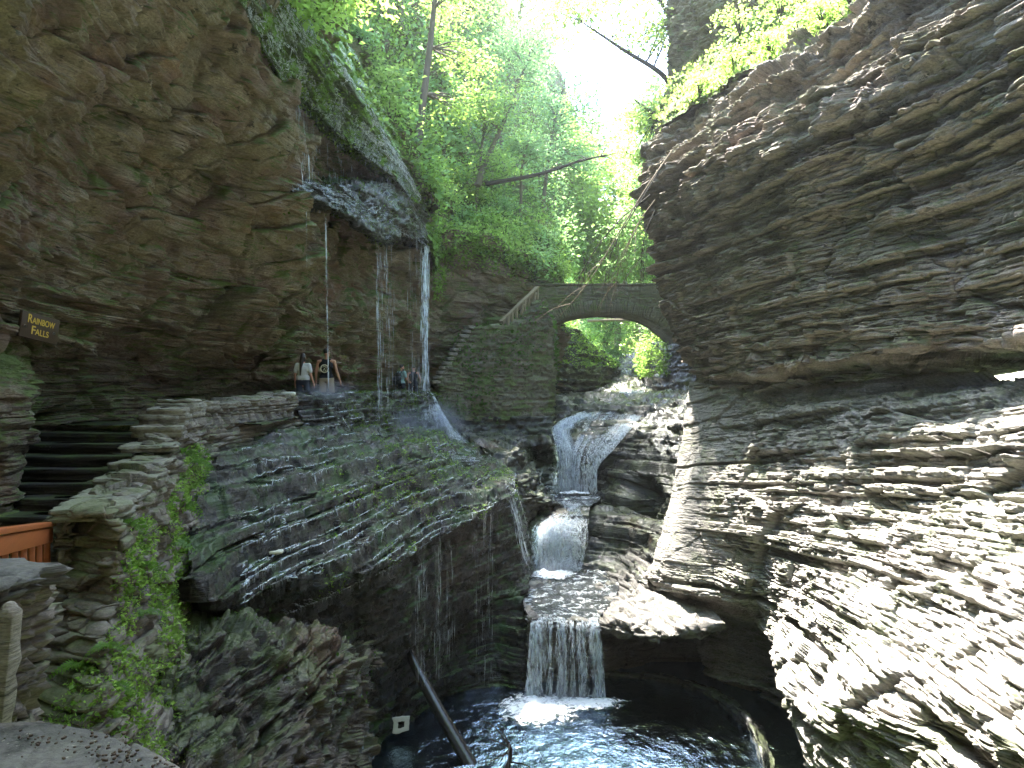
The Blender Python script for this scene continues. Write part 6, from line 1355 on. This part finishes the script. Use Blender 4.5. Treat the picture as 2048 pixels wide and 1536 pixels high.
fl_ = ['tall pale tree left of the sky gap bottom', 'tall hazy tree under the sky gap', 'tall light tree right under the sky gap', 'yellow green tree by the nose of the right cliff', 'bright tree against the sky beside the cliff tower', 'leafy tree above the bridge middle', 'lower tree over the bridge crown', 'lower tree between bridge and right cliff', 'tall slope tree edging the sky gap', 'thin crown rising into the sky gap', 'airy crown in the middle of the sky gap bottom']
for k, (px, py, d) in enumerate(fp):
    c = P(px, py, d); hgt = c[2]-2; rd = (3.0, 2.8, 3.4) if k not in (9, 10, 4) else (2.2, 2.2, 2.6)
    tree(fl_[k], c+W(g.normal()*.5, .5, -11), c+W(0, 0, 2), .18, [(c, rd, 40, 60), (c+W(0, -.5, -4.2), (rd[0]*.9, rd[1]*.9, rd[2]*.7), 22, 60)], .30, ('leaf3', 'leaf2', 'leaf')[k % 3], group='woods beyond the bridge', seed=150+k, twigs=k % 3 == 0)
# leafy limbs that cross the sky from the right
for k, (b, e, cr, lb_) in enumerate(((P(1345, 160, 29), P(1165, 45, 30), [(P(1190, 30, 30), (2.2, 1.4, 1.0), 22, 45), (P(1290, 60, 29.5), (1.4, 1.2, 1.2), 16, 50), (P(1110, 20, 31), (1.4, 1.2, 1.6), 16, 50)], 'dark bare limb with sparse leaves crossing the bright sky gap'), (P(1350, 60, 30), P(1290, -60, 30), [(P(1310, 50, 30), (.9, 1, 1.6), 18, 50), (P(1240, -20, 30), (2.2, 1.4, .9), 22, 55)], 'leafy limb beside the cliff tower against the sky'), (P(1330, 240, 27), P(1270, 200, 28), [(P(1295, 230, 27.5), (.8, .9, 1.0), 14, 55), (P(1300, 310, 27), (.8, .9, .9), 14, 55)], 'bright leafy sapling at the left end of the weedy ledge'))):
    tree(lb_, b, e, .10, cr, .16, ('leaf', 'leaf3', 'leaf3')[k], bark='bark_dark', seed=120+k, bend=.05, cat='tree')
for k, (px, py, d, s_) in enumerate(((1400, 190, 21.3, 1), (1470, 140, 19.6, .9), (1540, 110, 18, 1), (1600, 85, 17, 1), (1650, 50, 16.2, .9), (1560, 30, 19.5, 1.2), (1700, -10, 15, .8), (1480, 60, 22, 1.1))):
    shrub(('low', 'bright', 'grassy', 'pale', 'small', 'upper', 'last', 'rear')[k]+' sunlit weed clump on the ledge above the right cliff', P(px, py, d), (.7*s_, .7*s_, .5*s_), 420, .11, 'leaf3', 320+k, 'weeds on the right ledge', name='weed_clump', cat='plant')
# fallen trunks and bare twigs
def stick(name, pts, r0, r1, mat, label, cat, n=24, side=0, seed=0):
    g = np.random.default_rng(seed); p = spline(pts, n); parts = [tube4(p, np.linspace(r0, r1, n), 8)]
    for k in range(side):
        j = g.integers(n//4, n-2); d = norm(p[min(j+3, n-1)]-p[j]+g.normal(size=3)*.5*np.linalg.norm(p[3]-p[0])); ln = g.uniform(.5, 1.6)
        parts.append(tube4(spline([p[j], p[j]+d*ln*.5+W(0, 0, -.05), p[j]+d*ln+W(0, 0, -.25*ln)], 7), np.linspace(max(r1*1.2, .008), .004, 7), 5))
    v, f = cat_mesh(parts); return tag(link_mesh(name, v, f, M[mat], smooth=True), label, cat)
stick('fallen_tree', [P(972, 368, 36), P(1080, 348, 36.5), P(1160, 322, 37), P(1225, 308, 37.5)], .13, .03, 'bark_dark', 'dark fallen trunk slanting across the slope above the bridge', 'fallen tree', side=9, seed=1)
stick('fallen_tree', [P(1175, 642, 46), P(1240, 640, 45.5), P(1310, 643, 45)], .10, .05, 'deadwood', 'pale fallen trunk lying across the gorge behind the arch', 'fallen tree', side=5, seed=2)
hb = [[P(1345, 300, 21.5), P(1290, 380, 20.8), P(1235, 470, 20.5), P(1180, 560, 20.5), P(1120, 632, 20.7)], [P(1320, 340, 21.6), P(1270, 420, 21.2), P(1225, 500, 21.1), P(1205, 590, 21.3)], [P(1310, 400, 21.6), P(1275, 450, 21.4), P(1240, 530, 21.5), P(1228, 600, 21.8)], [P(1310, 420, 21.5), P(1290, 470, 21.4), P(1282, 530, 21.6)], [P(1300, 390, 21.5), P(1240, 440, 21.0), P(1190, 500, 20.8), P(1150, 570, 20.9)]]
hl = ['longest bare branch hanging from the right cliff down to the bridge', 'second bare twig hanging inside the longest branch', 'thin bare twig ending over the arch crown', 'short bare twig close to the right cliff', 'bare branch curving out left of the others']
for k, pts in enumerate(hb): stick('bare_branch', pts, .03 if k == 0 else .022, .006, 'deadwood' if k in (0, 2) else 'bark_dark', hl[k], 'branch', side=12, seed=10+k)
stick('fallen_log', [P(812, 1290, 15.9), P(835, 1340, 15.6), P(880, 1425, 15.0), P(935, 1520, 14.4), P(965, 1580, 14.0)], .10, .17, 'wetlog', 'wet black log leaning from the terrace foot into the pool', 'log', side=0)
sn = [stick('stump', [P(1005, 1560, 13.1), P(1018, 1525, 13.2), P(1022, 1500, 13.2), P(1017, 1484, 13.2)], .06, .015, 'bark_dark', 'broken rotten stump poking out of the pool', 'stump', side=7, seed=5)]
v, f = flag(.36, .32, .04, 77, .02, 18); v = np.stack([v[:, 0], -v[:, 2]+.25*v[:, 1], v[:, 1]], 1); tag(link_mesh('pale_stone', rotz(v, .25)+P(802, 1448, 15.2), f, M['palestone']), 'pale yellowish stone slab leaning at the foot of the dark recess', 'stone')
v, f = stone(.26, .16, .05, 78, .02, 5, .3); tag(link_mesh('pale_stone', rotz(v, .2)+near_on('rock_terrace', 548, 1110)+W(0, 0, .03), f, M['palestone']), 'small flat whitish stone lying on the wet terrace', 'stone')
v, f = stone(.34, .24, .10, 79, .03, 5, .3); tag(link_mesh('pale_stone', rotz(v, .2)+P(576, 792, 16.7), f, M['palestone']), 'bluish white stone on top of the wall end near the couple', 'stone')
# ------------------------------------------------------------------ moist air between the walls
if HAZE > 0:
    v, f = box(W(0, 35, 22), (340, 320, 66.5))
    hm = bpy.data.materials.new('moist_air'); hm.use_nodes = True; nt = hm.node_tree
    for n_ in list(nt.nodes):
        if n_.type == 'BSDF_PRINCIPLED': nt.nodes.remove(n_)
    pv = nt.nodes.new('ShaderNodeVolumePrincipled'); pv.inputs['Density'].default_value = HAZE; pv.inputs['Color'].default_value = (.92, .97, 1, 1); pv.inputs['Anisotropy'].default_value = .85
    nt.links.new(pv.outputs[0], nt.nodes['Material Output'].inputs['Volume'])
    o = link_mesh('haze', v, f, hm); stuff(o); o['label'] = 'pale moist air filling the gorge'; o['category'] = 'haze'
    sc.cycles.volume_bounces = 0; hm.cycles.homogeneous_volume = True
